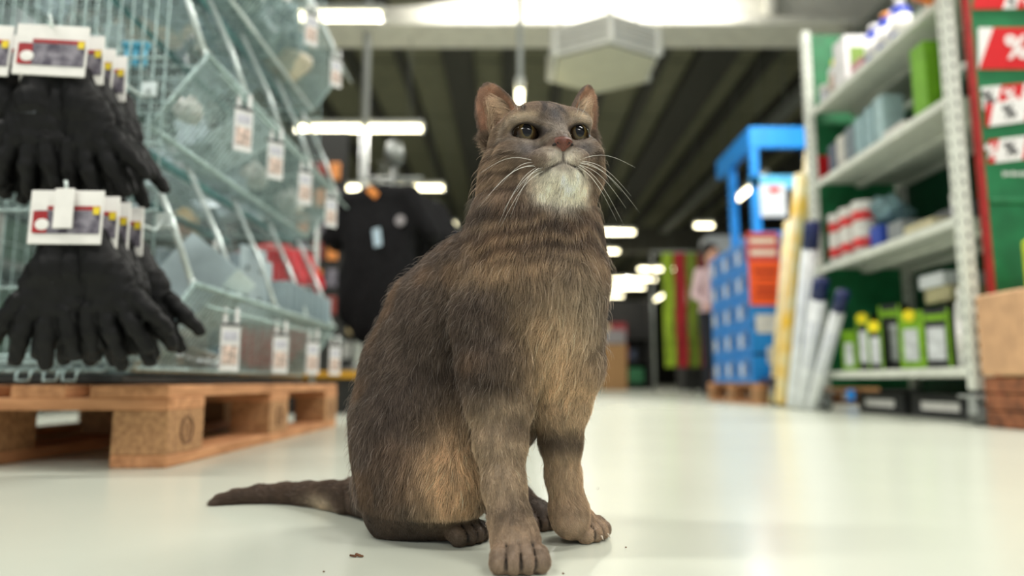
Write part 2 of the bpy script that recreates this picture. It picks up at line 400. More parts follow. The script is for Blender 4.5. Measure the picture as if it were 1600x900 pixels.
# ================================================================ wire basket rack
M_wire = mat('zinc_wire', (176, 200, 198), .38, metal=.3, scale=80, var=.2)
M_strut = mat('bright_zinc', (222, 234, 232), .28, metal=.3, scale=60, var=.1)
M_teal = mat('teal_tube', (104, 150, 152), .42, metal=.35, scale=40, var=.15)
M_base = mat('rack_base', (50, 58, 58), .6)
X0, XB, XK, Y0, Y1 = -.62, -.728, -1.5, 1.36, 2.46
rack = thing('wire_basket_rack', (-1.05, 1.9, .145), 'tall galvanised wire basket rack with three open tiers, standing on the left pallet', 'rack')
RL0 = Vector(rack.location)
def R(mb, name, m, parent=rack, sm=True): return mb.build(name, m, parent, sm, loc=RL0 if parent is rack else None)
R(MB().box((-1.11, 1.91, .156), (.75, 1.14, .018), None, .003), 'base_tray', M_base, sm=False)
TI = [(.175, .340), (.660, .812), (1.130, 1.285)]
for k, (zb, zt) in enumerate(TI):
    # front grid: rails, slanted wires
    mb = MB()
    for X, Z in ((X0, zt), (XB, zb)): mb.tube([(X, Y0, Z), (X, Y1, Z)], .0060, 8)
    xm, zm = X0+.03, zt-.045; mb.tube([(xm, Y0, zm), (xm, Y1, zm)], .0035, 6)
    R(mb, 'front_rail', M_strut if k == 2 else M_wire)
    mb = MB(); nw = 62
    for i in range(nw+1):
        y = Y0+(Y1-Y0)*i/nw; mb.tube([(X0, y, zt), (XB, y, zb), (XB-.05, y, zb-.002)], .0021, 4, cap=False)
    R(mb, 'front_grid', M_wire)
    mb = MB()
    for i in range(24):
        y = Y0+(Y1-Y0)*i/23; mb.tube([(XB, y, zb), (XK, y, zb)], .0018, 4, cap=False)
    for i in range(8): x = XB+(XK-XB)*i/7; mb.tube([(x, Y0, zb-.004), (x, Y1, zb-.004)], .003, 5)
    R(mb, 'floor_grid', M_wire)
    for y in (Y0, Y1):       # end frame of the basket
        mb = MB(); mb.tube([(X0, y, zt), (XB, y, zb), (XK, y, zb)], .0045, 8)
        for q in range(1, 9):
            x = XB-.03-q*.0; 
        R(mb, 'end_frame', M_wire)
        mb = MB()
        for q in range(1, 6):
            t_ = q/6; mb.tube([(X0+(XB-X0)*t_, y, zt+(zb-zt)*t_), (X0-.16, y, zt+(zb-zt)*t_)], .0018, 4)
        R(mb, 'end_grid', M_wire)
    for q in (.27, .52, .76):    # divider grids across the basket
        y = Y0+(Y1-Y0)*q; mb = MB(); mb.tube([(X0, y, zt), (X0-.30, y, zt-.01), (X0-.30, y, zb), (XB, y, zb)], .0028, 6)
        for w in range(1, 12): x = X0-.30*w/12; mb.tube([(x, y, zt-.005), (x, y, max(zb, zb+(zt-zb)*(1-(X0-x)/.108)))], .0016, 4)
        R(mb, 'divider', M_wire)
    if k:
        for x in (XB-.055, XB-.28): R(MB().tube([(x, Y0+.0, zb-.022), (x, Y1, zb-.022)], .010, 8), 'support_tube', M_teal)
    # struts rising from the front rail to the tier above
    for y in (1.365, 1.60, 1.86, 2.14, 2.45):
        R(MB().tube([(X0-.006, y, zt), (X0-.055, y, zt+.130), (XB-.03, y, zt+.305)], .0062, 8), 'strut', M_strut)
        R(MB().sphere((X0-.006, y, zt+.003), .009, 8), 'strut_joint', M_strut)
# end grids (near and far) with the cross wires, back grid
for y in (Y0-.006, Y1+.004):
    mb = MB()
    for i in range(33): x = -.702-.0245*i; mb.tube([(x, y, .19), (x, y, 1.75)], .0021, 5, cap=False)
    R(mb, 'end_panel_wires', M_wire)
    mb = MB()
    for z in (.192, .20, .33, .484, .62, .80, .95, 1.1, 1.25): mb.tube([(-.695, y-.004, z), (XK, y-.004, z)], .0028, 5)
    R(mb, 'end_panel_crossbars', M_wire)
mb = MB()
for i in range(46): y = Y0+(Y1-Y0)*i/45; mb.tube([(XK, y, .18), (XK, y, 1.75)], .002, 4, cap=False)
for z in np.arange(.2, 1.75, .12): mb.tube([(XK, Y0, z), (XK, Y1, z)], .0026, 4)
R(mb, 'back_grid', M_wire)
for x in (XK, -.735):
    for y in (Y0, Y1):
        if x == XK: R(MB().tube([(x, y, .165), (x, y, 1.76)], .012, 10), 'corner_post', M_teal)
# small wire tray with loops in front of the near end
mb = MB()
for z in (.170, .186): mb.tube([(-.765, 1.335, z), (-1.4, 1.335, z)], .0025, 6)
for i in range(30): x = -.765-.0215*i; mb.tube([(x, 1.335, .170), (x, 1.335, .186)], .0016, 4)
for x in (-.80, -.835, -.885, -.955):
    mb.tube([(x, 1.33, .175), (x, 1.305, .168), (x, 1.300, .152), (x-.024, 1.300, .152), (x-.026, 1.305, .168), (x-.026, 1.33, .175)], .0024, 6)
R(mb, 'front_wire_tray', M_wire)
# price tags hung on the middle rails
M_tag = mat('tag_plastic', (236, 236, 236), .4, var=.04); M_tagp = mat('tag_print', (232, 208, 196), .5, scale=120, var=.3); M_tagd = mat('tag_dark', (60, 62, 66), .5); M_tagl = mat('tag_lilac', (206, 206, 218), .5)
for k, (zb, zt) in enumerate(TI):
    for y in ((1.46, 1.78, 2.07, 2.33) if k == 0 else (1.47, 1.68, 1.93, 2.22)):
        t = bpy.data.objects.new('price_tag', None); COL.objects.link(t); t.parent = rack; t.location = Vector((X0+.036, y, zt-.050))-RL0; t.rotation_euler = (0, 0, math.radians(42))
        MB().box((0, 0, -.068), (.040, .003, .100), None, .001).build('tag_card', M_tag, t)
        MB().box((0, -.002, -.085), (.032, .0012, .040)).build('tag_print', M_tagp, t)
        MB().box((0, -.002, -.046), (.028, .0012, .018)).build('tag_text', M_tagl, t)
        MB().box((0, -.002, -.022), (.038, .004, .006)).build('tag_clamp', M_tagd, t)
        for s_ in (-1, 1): MB().box((s_*.012, 0, -.004), (.008, .005, .034), None, .001).build('tag_hook', M_tag, t)

# ---------------------------------------------------------------- goods in the baskets
M_plate = mat('zinc_plate', (192, 210, 216), .36, metal=.3, scale=14, var=.12, bump=.1)
M_hole = mat('hole_dark', (48, 54, 56), .7)
def post_base(loc, rot, s, label, group=None, w=.10, l=.11, hgt=.14):
    """folded box shoe: back, two cheeks, base, punched holes"""
    t = thing('post_shoe', loc, label, 'bracket', group); t.rotation_euler = rot; t.scale = (s, s, s)
    MB().box((0, 0, 0), (w, l, .004), None, .001).build('base_plate', M_plate, t)
    for sx in (-1, 1):
        MB().box((sx*w/2, 0, hgt/2), (.004, l, hgt), None, .001).build('cheek', M_plate, t)
        mb = MB()
        for yy in (-.25, .25):
            for zz in (.3, .7): mb.tube([(sx*(w/2+.0026), yy*l, zz*hgt), (sx*(w/2-.0026), yy*l, zz*hgt)], .006, 10)
        mb.build('bolt_holes', M_hole, t, kind='stuff')
    MB().box((0, l/2, hgt*.5), (w, .004, hgt), None, .001).build('back_plate', M_plate, t)
    return t
def angle_bracket(loc, rot, s, label, group=None):
    t = thing('angle_bracket', loc, label, 'bracket', group); t.rotation_euler = rot; t.scale = (s, s, s)
    MB().box((0, .045, 0), (.065, .09, .003), None, .0008).build('leg_plate', M_plate, t); MB().box((0, 0, .045), (.065, .003, .09), None, .0008).build('leg_plate', M_plate, t)
    MB().box((0, .018, .018), (.012, .045, .003), Matrix.Rotation(math.radians(-45), 3, 'X')).build('stiffener', M_plate, t)
    mb = MB()
    for x in (-.02, .02):
        for q in (.03, .07): mb.tube([(x, q, -.0022), (x, q, .0022)], .0045, 8); mb.tube([(x, -.0022, q), (x, .0022, q)], .0045, 8)
    mb.build('screw_holes', M_hole, t, kind='stuff'); return t
def flat_plate(loc, rot, s, label, group=None):
    t = thing('perforated_plate', loc, label, 'plate', group); t.rotation_euler = rot; t.scale = (s, s, s)
    MB().box((0, 0, 0), (.10, .18, .0035), None, .001).build('plate', M_plate, t); mb = MB()
    for i in range(3):
        for j in range(5): mb.tube([(-.03+.03*i, -.07+.035*j, -.0024), (-.03+.03*i, -.07+.035*j, .0024)], .004, 8)
    mb.build('screw_holes', M_hole, t, kind='stuff'); return t
post_base((-.765, 1.56, .285), (math.radians(8), math.radians(-38), PI), 1.30, 'large folded galvanised shoe tilted on its side at the near end of the bottom basket')
post_base((-.74, 1.63, .22), (0, math.radians(15), math.radians(60)), .9, 'pale galvanised shoe leaning just behind the largest one in the bottom basket')
for i in range(3): post_base((-.82+.03*i, 1.90+.02*i, .31), (0, 0, math.radians(-12)), 1.25 if i == 0 else 1.0+.05*i, ['wide galvanised channel with round bolt holes in the middle of the bottom basket', 'galvanised channel nested inside the wide bolt holed one', 'smallest galvanised channel nested in the bottom basket'][i], None, .20-.04*i, .10, .16)
for i in range(7): 
    t = post_base((-.76, 2.00+.062*i, .335), (0, 0, PI/2), 1.15, 'upright galvanised joist shoe in the bottom basket, %s in its row' % ORD[i], 'joist shoes in a row', .055, .24, .085)
rr = random.Random(3)
def place_words(x, y):
    a = ['near end', 'second bay', 'third bay', 'far end'][min(3, max(0, int((y-Y0)/(Y1-Y0)*4)))]; b = 'front' if x > -.90 else ('middle' if x > -1.15 else 'back'); return a, b
for k in (0, 1, 2):
    zb = TI[k][0]
    for i in range(18):
        x = rr.uniform(-1.40, -.76); y = rr.uniform(1.42, 2.40)
        if k == 0 and x > -.95: continue
        f = (angle_bracket, flat_plate)[i % 2]; nm_ = ('angle bracket', 'perforated plate')[i % 2]
        f((x, y, zb+rr.uniform(.03, .13)), (rr.uniform(-.9, .9), rr.uniform(-.9, .9), rr.uniform(0, 6)), rr.uniform(.9, 1.4), '%s zinc %s at the %s of the %s basket, %s' % (['tilted', 'loose', 'steep', 'slanting', 'upturned', 'propped', 'half hidden'][(i*3+k) % 7], nm_, place_words(x, y)[1], ['bottom', 'middle', 'top'][k], place_words(x, y)[0]), '%ss in the %s basket' % (nm_, ['bottom', 'middle', 'top'][k]))
# blue plastic fitting and clear bags in the upper tiers
M_bag = mat('clear_bag', (176, 200, 204), .22, scale=22, var=.35, bump=.8, rgb2=(70, 92, 98)); M_bag2 = mat('pale_bag', (226, 226, 220), .35, scale=20, var=.25, bump=.6)
M_bluep = mat('blue_plastic', (96, 190, 222), .4)
for i in range(3): 
    o = MB(); o.box((0, 0, 0), (.012, .012, .05), None, .003); o.lathe([(.011, .02), (.013, .03), (.004, .034)], n=10)
    ob = tag(o.build('wall_plug', M_bluep, None, True), 'light blue plastic plug behind the wires of the middle basket, %s from left' % ORD[i], 'plug', 'blue plugs'); ob.location = (-.83+.018*i, 1.44, .845)
def lumpy_bag(loc, r, m, label, group, seed):
    def dsp(X): return .16*max(r)*(np.sin(X[..., 0]*55/(max(r)*8)+seed)*np.sin(X[..., 1]*48/(max(r)*8)+2*seed)*np.sin(X[..., 2]*60/(max(r)*8)))
    o = sdf_mesh('hardware_bag', [('e', (0, 0, 0), r, .01), ('c', (0, 0, r[2]*.6), (0, 0, r[2]*1.25), r[0]*.45, r[0]*.15, .03)], max(r)/9, None, m, dsp)
    o.location = loc; o.rotation_euler = (.3*math.sin(seed), .3*math.cos(seed), seed); tag(o, label, 'bag', group); return o
for i, (x, y, z, r) in enumerate([(-.80, 1.50, 1.22, .075), (-.77, 1.68, 1.24, .085), (-.80, 1.88, 1.26, .09), (-.78, 2.05, 1.22, .08), (-.76, 2.2, 1.25, .085), (-.95, 1.6, 1.26, .09), (-.95, 1.9, 1.3, .09), (-.95, 2.2, 1.3, .09), (-.76, 1.8, 1.36, .07), (-.78, 2.1, 1.37, .07), (-.80, 1.95, 1.46, .07), (-.80, 2.28, 1.40, .07)]):
    lumpy_bag((x, y, z), (r, r*1.1, r*.85), M_bag, 'crinkled clear bag of fittings in the top basket, %s, %s' % (ORD[i % 4], ['front layer', 'rear layer', 'upper layer'][i//4]), 'clear bags in the top basket', i*1.7+.5)
for i, (x, y, z, r) in enumerate([(-.72, 1.50, .745, .03), (-.90, 1.47, .775, .05), (-.74, 1.95, .73, .04), (-.73, 2.25, .73, .045)]):
    lumpy_bag((x, y, z), (r, r*1.1, r*.8), M_bag2, 'small white pouch in the middle wire basket, %s from the near end' % ORD[i], 'white pouches in the middle basket', i*2.1+.7)
o = MB(); o.lathe([(.03, 0), (.075, .05), (.082, .07), (.078, .07), (.07, .05), (.026, .004)], n=24); o = o.build('plastic_bowl', mat('beige_plastic', (206, 198, 176), .4), None, True); o.location = (-.74, 2.20, 1.135); tag(o, 'beige round bowl at the far end of the top basket', 'bowl')

# ---------------------------------------------------------------- glove packs on hooks
M_glove = mat('black_rubber', (19, 19, 20), .55, scale=45, var=.35, bump=.25, spec=.25, rgb2=(9, 9, 10)); M_glogo = mat('glove_print', (62, 66, 70), .5)
M_card = mat('card_white', (236, 234, 230), .5, var=.03); M_cred = mat('card_red', (170, 34, 40), .5); M_cdark = mat('card_picture', (66, 60, 76), .5, scale=70, var=.5, rgb2=(140, 136, 146)); M_cyel = mat('card_yellow', (232, 206, 40), .5)
def glove_mesh():
    P = [('e', (0, 0, -.070), (.044, .019, .046), .012), ('c', (0, 0, 0), (0, 0, -.045), .028, .033, .012)]
    for i, (x, l, sp) in enumerate(((-.036, .074, -.36), (-.013, .092, -.12), (.012, .088, .10), (.036, .068, .34))):
        a = np.array((x, 0, -.100)); m_ = a+np.array((math.sin(sp)*l*.5, .006, -math.cos(sp)*l*.5)); b = m_+np.array((math.sin(sp)*l*.5, .016, -math.cos(sp)*l*.45))
        P += [('c', a, m_, .0140, .0138, .006), ('c', m_, b, .0138, .0105, .004)]
    P += [('c', (.030, .002, -.055), (.052, .010, -.090), .0135, .012, .008), ('c', (.052, .010, -.090), (.058, .018, -.120), .012, .0095, .004)]
    dsp = lambda X: .0012*np.sin(X[..., 2]*260+X[..., 0]*130)*np.sin(X[..., 0]*210)
    return sdf_mesh('glove', P, .0032, None, M_glove, dsp)
proto_glove = glove_mesh()
def glove_pack(x, y, z, label, group, seed, first):
    global proto_glove
    r_ = random.Random(seed); t = thing('glove_pack', (x, y, z), label, 'gloves', group); t.rotation_euler = (0, r_.uniform(-.05, .05), r_.uniform(-.05, .08))
    MB().box((0, -.030, -.028), (.112, .003, .084), None, .001).build('header_card', M_card, t)
    MB().box((.004, -.0322, -.036), (.098, .001, .036)).build('card_picture', M_cdark, t); MB().box((.012, -.0324, -.014), (.080, .001, .006)).build('card_stripe', M_cred, t); MB().box((-.038, -.0328, -.036), (.022, .001, .034)).build('card_stripe', M_cred, t)
    MB().box((0, -.010, .008), (.03, .024, .006)).build('card_fold', M_card, t)
    MB().sphere((-.034, -.0336, -.040), (.011, .0008, .009), 12).build('card_emblem', M_card, t); MB().box((.047, -.0326, -.018), (.010, .001, .012)).build('card_corner', M_cyel, t)
    for j, (dx, an, flip) in enumerate(((-.022, -.30, 1), (.022, .24, -1), (.0, -.04, 1))):
        if j == 2 and seed % 2: continue
        if proto_glove.parent is None: g = proto_glove
        else: g = proto_glove.copy(); COL.objects.link(g)
        g.parent = t; g.location = (dx, .003+.006*j, -.058); g.rotation_euler = (r_.uniform(-.06, .10), -an+r_.uniform(-.14, .14), r_.uniform(-.25, .25)); g.scale = (flip*1.0, 1, 1.0+r_.uniform(-.05, .08))
    MB().box((-.030, -.0185, -.125), (.022, .0015, .007)).build('glove_print', M_glogo, t)
    return t
BUN = [((-.730, 1.085, .698), 'upper bunch', 'upper'), ((-.683, 1.085, .428), 'lower bunch', 'lower'), ((-.850, 1.085, .70), 'bunch cut by the left picture edge', 'left')]
for bi, ((x, y, z), lab, nm_) in enumerate(BUN):
    for k in range(4 if bi < 2 else 2):
        glove_pack(x+.003*(k % 2), y+.036*k, z, '%s pack of black coated gloves in the %s' % (['frontmost', 'second', 'third', 'rearmost'][k], lab), 'glove packs in the %s bunch' % nm_, 10*bi+k, bi+k)
    t = thing('display_hook', (x, 1.35, z+.006), 'chrome wire hook carrying the %s of black gloves' % lab, 'hook'); MB().tube([(0, 0, .03), (0, -.03, .004), (0, -.285, -.002), (0, -.300, .008), (0, -.304, .022)], .0028, 8).build('hook_wire', M_strut, t, True); MB().box((0, .002, .03), (.03, .006, .03), None, .001).build('hook_plate', M_strut, t)
o = MB(); o.box((0, 0, 0), (.030, .003, .062), None, .001); o = o.build('price_ticket', M_card); o.location = (-.682, 1.046, .412); tag(o, 'small white price ticket in front of the lower glove cards', 'ticket')
# a second rack behind, seen through the wires
M_gond = mat('gondola_grey', (92, 98, 96), .6); 
t = thing('storage_rack', (-2.15, 1.6, 0), 'dim grey shelf rack seen through the wires behind the gloves', 'rack', rz=0)
for y in (0, 1.6, 3.2): MB().box((0, y, 1.1), (.05, .05, 2.2), None, .004).build('upright', M_gond, t); MB().box((-.5, y, 1.1), (.05, .05, 2.2), None, .004).build('upright', M_gond, t)
for z in (.25, .65, 1.05, 1.5, 1.95): MB().box((-.25, 1.6, z), (.5, 3.25, .03), None, .003).build('shelf', M_gond, t)
MB().box((-.52, 1.6, 1.1), (.02, 3.2, 2.2)).build('back_panel', M_base, t)
bc = [((150, 150, 146), 'light grey'), ((86, 92, 92), 'dark grey'), ((196, 190, 176), 'cream'), ((44, 74, 56), 'dark green'), ((120, 84, 56), 'brown'), ((160, 168, 172), 'silver'), ((70, 76, 80), 'charcoal')]
rr = random.Random(11)
def carton(loc, d, rgb, label, group=None, name='carton', tape=True, rz=0, lab=None):
    m = mat('carton_%d_%d_%d' % rgb, rgb, .6, scale=20, var=.08); t = thing(name, loc, label, 'box', group, rz)
    MB().box((0, 0, d[2]/2), d, None, min(d)*.03).build('box_body', m, t)
    MB().box((0, 0, d[2]+.001), (d[0]*.96, .004, .002)).build('lid_seam', mat('seam', (70, 62, 52), .8), t)
    if lab: MB().box((0, -d[1]/2-.001, d[2]*.5), (d[0]*.6, .002, d[2]*.5)).build('box_label', mat('lab_%d_%d_%d' % lab, lab, .5, scale=50, var=.1), t)
    return t
for zi, z in enumerate((.265, .665, 1.065, 1.515)):
    y = .15; ci = 0
    while y < 3.1:
        w = rr.uniform(.14, .28); c, cn_ = rr.choice(bc); hgt = rr.uniform(.12, .30)
        tt = carton((-2.15-.02-.16, 1.6+y+w/2, z), (.26, w-.02, hgt), c, '%s carton, %s from the left on the %s shelf of the dim rack' % (cn_, ORD[ci], ORD[zi]), '%s cartons on the rack behind' % cn_); y += w; ci += 1
# ================================================================ clothes stand
M_black = mat('black_cotton', (24, 24, 26), .9, scale=50, var=.3, bump=.2, spec=.2); M_orange = mat('orange_tag', (240, 150, 70), .5); M_red = mat('red_cloth', (196, 26, 40), .85, scale=30, var=.15); M_bluec = mat('blue_cloth', (84, 150, 206), .8); M_greyc = mat('grey_cloth', (150, 146, 148), .85)
def shirt(loc, rz, m, label, group, s=1., hang=True, name='tshirt', sleeves=True):
    t = thing(name, loc, label, 'shirt', group, rz); t.scale = (s, s, s)
    P = [('c', (-.17, 0, -.06), (.17, 0, -.06), .035, .035, .06), ('e', (0, 0, -.22), (.24, .050, .22), .05), ('e', (0, 0, -.54), (.25, .055, .31), .06)]
    if sleeves: P += [('c', (-.20, 0, -.08), (-.31, .01, -.27), .055, .050, .04), ('c', (.20, 0, -.08), (.31, .01, -.27), .055, .050, .04)]
    o = sdf_mesh('shirt_body', P, .016, t, m, lambda X: .010*np.sin(X[..., 0]*42+3*np.sin(X[..., 2]*5))*np.clip(-X[..., 2]*1.6, 0, 1))
    MB().tube([(-.075, -.03, -.015), (-.05, -.042, -.05), (0, -.048, -.075), (.05, -.042, -.05), (.075, -.03, -.015), (0, .03, .0)], .008, 6, closed=True).build('collar', m, t, True)
    MB().tube([(-.19, 0, -.05), (0, 0, .02), (.19, 0, -.05)], .007, 6).build('hanger', M_steel, t, True); MB().tube([(0, 0, .02), (0, 0, .07), (.03, 0, .09), (.03, 0, .11), (0, 0, .125)], .003, 6).build('hanger_hook', M_steel, t, True)
    return t
cs = thing('clothes_stand', (-.70, 4.05, .2), 'grey metal clothes stand carrying the black T-shirts', 'clothes stand')
MB().tube([(0, 0, .03), (0, 0, 1.26)], .018, 10).build('pole', M_steel, cs, True); MB().tube([(-.17, 0, 1.145), (.17, 0, 1.145)], .012, 8).build('rail', M_steel, cs, True)
MB().lathe([(.05, 1.24), (.06, 1.30), (.045, 1.36), (.01, 1.38)], n=14).build('top_knob', M_steel, cs, True)
for a in range(4): MB().tube([(0, 0, .06), (.3*math.cos(a*PI/2+.4), .3*math.sin(a*PI/2+.4), .012)], .012, 8).build('foot', M_steel, cs, True)
t = shirt((-.74, 3.80, 1.235), math.radians(-22), M_black, 'black T-shirt with an orange neck tag at the front of the clothes stand', None, 1.05)
MB().box((.0, -.056, -.055), (.075, .004, .036), Matrix.Rotation(.7, 3, 'Y'), .001).build('neck_tag', M_orange, t); MB().box((.045, -.072, -.30), (.045, .004, .095), Matrix.Rotation(-.15, 3, 'Y'), .001).build('swing_tag', mat('tag_blue', (196, 222, 236), .5), t)
MB().tube([(.17, -.052, -.22), (.17, -.062, -.22)], .028, 16).build('chest_badge', M_greyc, t)
for i in range(3): shirt((-.74+.05*i, 3.93+.11*i, 1.235), math.radians(-22), M_black, 'black T-shirt hanging %s behind the one with the orange tag' % ['directly', 'second', 'third'][i], 'black T-shirts on the stand', 1.05)
shirt((-.50, 4.45, 1.20), math.radians(60), M_bluec, 'light blue shirt at the rear right of the clothes stand', None, 1.)
shirt((-.58, 4.6, 1.22), math.radians(40), M_greyc, 'grey shirt hanging behind the black T-shirts', None, 1.)
for i in range(2): shirt((-1.14+.03*i, 3.2+.1*i, .78), math.radians(-25+8*i), M_red, ['front red shirt hanging beyond the bottom wire basket', 'second red shirt hanging behind the front red one'][i], 'red shirts beyond the baskets', .68, name='red_shirt')
t = thing('garment_rail', (-1.17, 3.3, 0), 'low rail carrying red shirts beyond the wire baskets', 'rail')
for s_ in (-1, 1): MB().tube([(s_*.24, 0, 0), (s_*.24, 0, .92)], .012, 8).build('leg', M_steel, t, True)
MB().tube([(-.24, 0, .92), (.24, 0, .92)], .012, 8).build('crossbar', M_steel, t, True)
t = thing('product_board', (-1.56, 5.6, 0), 'dark board with orange packets hanging left of the grey post', 'display board')
MB().box((0, 0, 1.1), (.42, .04, 2.2), None, .005).build('board', M_dark, t)
for i in range(3):
    for j in range(6): MB().box((-.12+.12*i, -.04, .75+.22*j), (.08, .03, .14), None, .004).build('packet', [M_orange, mat('brick_red', (150, 60, 50), .6), M_cdark][(i*2+j) % 3], t)
t = thing('low_platform', (-1.0, 3.9, 0), 'yellow edged dark platform under the black T-shirts', 'platform')
MB().box((0, 0, .10), (1.2, .9, .2), None, .005).build('deck', M_dark, t); MB().box((0, -.46, .185), (1.2, .02, .035), None, .003).build('yellow_edge', mat('yellow_edge', (214, 160, 40), .5), t)
# ================================================================ shelf unit on casters
M_shelf = mat('shelf_enamel', (214, 218, 208), .42, scale=20, var=.06); M_green = mat('green_panel', (28, 118, 70), .5, scale=14, var=.12); M_greend = mat('green_back', (18, 84, 52), .6, scale=14, var=.12)
M_redp = mat('red_strip', (168, 34, 32), .5); M_rub = mat('caster_rubber', (110, 114, 112), .5); M_chrome = mat('caster_zinc', (200, 204, 204), .3, metal=.7)
SX, SY0, SY1, SD = 1.63, 2.49, 3.70, .47
su = thing('shelf_unit', (SX+SD/2, (SY0+SY1)/2, 0), 'tall white metal shelf unit on casters with green panels, on the right', 'shelf unit'); SL = Vector(su.location)
def Q(mb, name, m, sm=False, parent=None): return mb.build(name, m, su, sm, loc=SL)
for x in (SX, SX+SD):
    for y in (SY0, SY1):
        mb = MB().use(M_shelf); mb.box((x, y, 1.10), (.045, .045, 1.96), None, .004); Q(mb, 'post', M_shelf)
        mb = MB()
        for i in range(38): z = .18+.049*i; mb.box((x-.0226, y, z), (.0006, .009, .016)); mb.box((x, y-.0226, z), (.009, .0006, .016))
        o = Q(mb, 'slots', M_hole); o['kind'] = 'stuff'
        if y == SY0 or x == SX:
            t2 = bpy.data.objects.new('caster', None); COL.objects.link(t2); t2.parent = su; t2.location = Vector((x, y, 0))-SL
            MB().tube([(-.016, 0, .042), (.016, 0, .042)], .042, 20).build('wheel', M_rub, t2, True)
            MB().box((0, 0, .100), (.085, .10, .010), None, .003).build('mount_plate', M_chrome, t2)
            for s_ in (-1, 1): MB().box((s_*.022, 0, .068), (.004, .045, .06), None, .001).build('fork', M_chrome, t2)
        else:
            Q(MB().tube([(x, y, 0), (x, y, .13)], .02, 10), 'foot', M_rub)
SZ = [.20, .750, 1.21, 1.61]
for z in SZ:
    Q(MB().box((SX+SD/2, (SY0+SY1)/2, z-.004), (SD-.05, SY1-SY0-.05, .008)), 'shelf', M_shelf)
    mb = MB(); mb.box((SX+.004, (SY0+SY1)/2, z-.014), (.012, SY1-SY0-.05, .036), None, .003); Q(mb, 'shelf_front_lip', M_shelf)
    mb = MB(); mb.box((SX+SD-.004, (SY0+SY1)/2, z-.014), (.012, SY1-SY0-.05, .036), None, .003); Q(mb, 'shelf_back_lip', M_shelf)
    Q(MB().box((SX+SD/2, (SY0+SY1)/2, z-.020), (.05, SY1-SY0-.06, .022), None, .003), 'shelf_rib', M_shelf)
Q(MB().box((SX+SD+.03, (SY0+SY1)/2, 1.06), (.012, SY1-SY0, 2.04), None, .002), 'back_panel', M_greend)
Q(MB().box((SX+SD/2, SY1+.03, 1.1), (SD, .012, 1.96), None, .002), 'far_end_panel', M_green)
Q(MB().box((SX+.055+.45, SY0-.045, 1.03), (.90, .014, 1.86), None, .002), 'near_end_panel', M_green)
Q(MB().box((SX+.052, SY0-.040, 1.02), (.016, .03, 1.90), None, .002), 'red_edge_strip', M_redp)
Q(MB().box((SX+.055+.45, SY0-.058, .785), (.88, .014, .018), None, .003), 'panel_rail', M_green)
# % tapes
M_tred = mat('tape_red', (208, 28, 34), .4, var=.03); M_twh = mat('tape_white', (236, 234, 232), .4, var=.03); M_tbk = mat('tape_black', (30, 30, 32), .5)
def text(s, size, m, name, parent, loc, rot=(PI/2, 0, 0), ext=.0006):
    c = bpy.data.curves.new(name, 'FONT'); c.body = s; c.size = size; c.extrude = ext; c.align_x = 'CENTER'; c.align_y = 'CENTER'; c.offset = size*.025
    tmp = bpy.data.objects.new(name, c); COL.objects.link(tmp); me = bpy.data.meshes.new_from_object(tmp); bpy.data.objects.remove(tmp); bpy.data.curves.remove(c)
    me.materials.clear(); me.materials.append(m); o = bpy.data.objects.new(name, me); COL.objects.link(o); o.parent = parent; o.location = loc; o.rotation_euler = rot; return o
def tape(x0, zc_, h_, L_, ang, cells, lab, y=SY0-.056, off=0.):
    """cells: list of (width, base colour, sign colour)"""
    t = bpy.data.objects.new('percent_tape', None); COL.objects.link(t); t.parent = su; t.location = Vector((x0, y, zc_))-SL; t.rotation_euler = (0, -ang, 0); t['label'] = lab
    x = off; sl = h_*.42
    for w, mb_, ms_ in cells:
        mb = MB(); a0 = max(0, x-sl/2); pts = [(x-sl/2, -h_/2), (x+w-sl/2, -h_/2), (x+w+sl/2, h_/2), (x+sl/2, h_/2)]
        pts = [(min(max(p, 0), L_), q) for p, q in pts]
        mb.prism(pts, Matrix(((1, 0, 0), (0, 0, -1), (0, 1, 0))), .002); mb.build('tape_section', mb_, t)
        if ms_ and 0.01 < x+w/2 < L_: text('%', h_*.78, ms_, 'percent_sign', t, (x+w/2, -.003, 0))
        x += w
tape(SX+.066, 1.358, .160, .84, 0, [(.055, M_twh, None), (.225, M_tred, M_twh), (.12, M_twh, M_tbk), (.225, M_tred, M_twh), (.3, M_twh, M_tbk)], 'top red and white percent tape, the widest', off=-.02)
tape(SX+.066, 1.165, .085, .84, .10, [(.075, M_twh, M_tbk), (.085, M_tred, M_twh), (.085, M_twh, M_tbk), (.10, M_tred, M_twh), (.1, M_twh, M_tbk), (.1, M_tred, M_twh), (.2, M_twh, M_tbk)], 'middle percent tape running upwards to the right', off=-.01)
tape(SX+.066, 1.100, .085, .84, .14, [(.03, M_tred, None), (.13, M_twh, M_tbk), (.12, M_tred, M_twh), (.1, M_twh, M_tbk), (.12, M_tred, M_twh), (.3, M_twh, M_tbk)], 'percent tape crossing just under the middle one', y=SY0-.060)
tape(SX+.066, .965, .085, .84, .12, [(.04, M_tred, M_twh), (.10, M_twh, M_tbk), (.14, M_tred, M_twh), (.1, M_twh, M_tbk), (.14, M_tred, M_twh), (.3, M_twh, M_tbk)], 'lowest percent tape')
tape(SX+.066, 1.535, .05, .84, .02, [(.12, M_tred, None), (.05, M_twh, M_tbk), (.06, M_tred, M_twh), (.06, M_twh, M_tbk), (.06, M_tred, M_twh), (.1, M_twh, M_tbk), (.2, M_tred, M_twh)], 'percent tape along the very top')
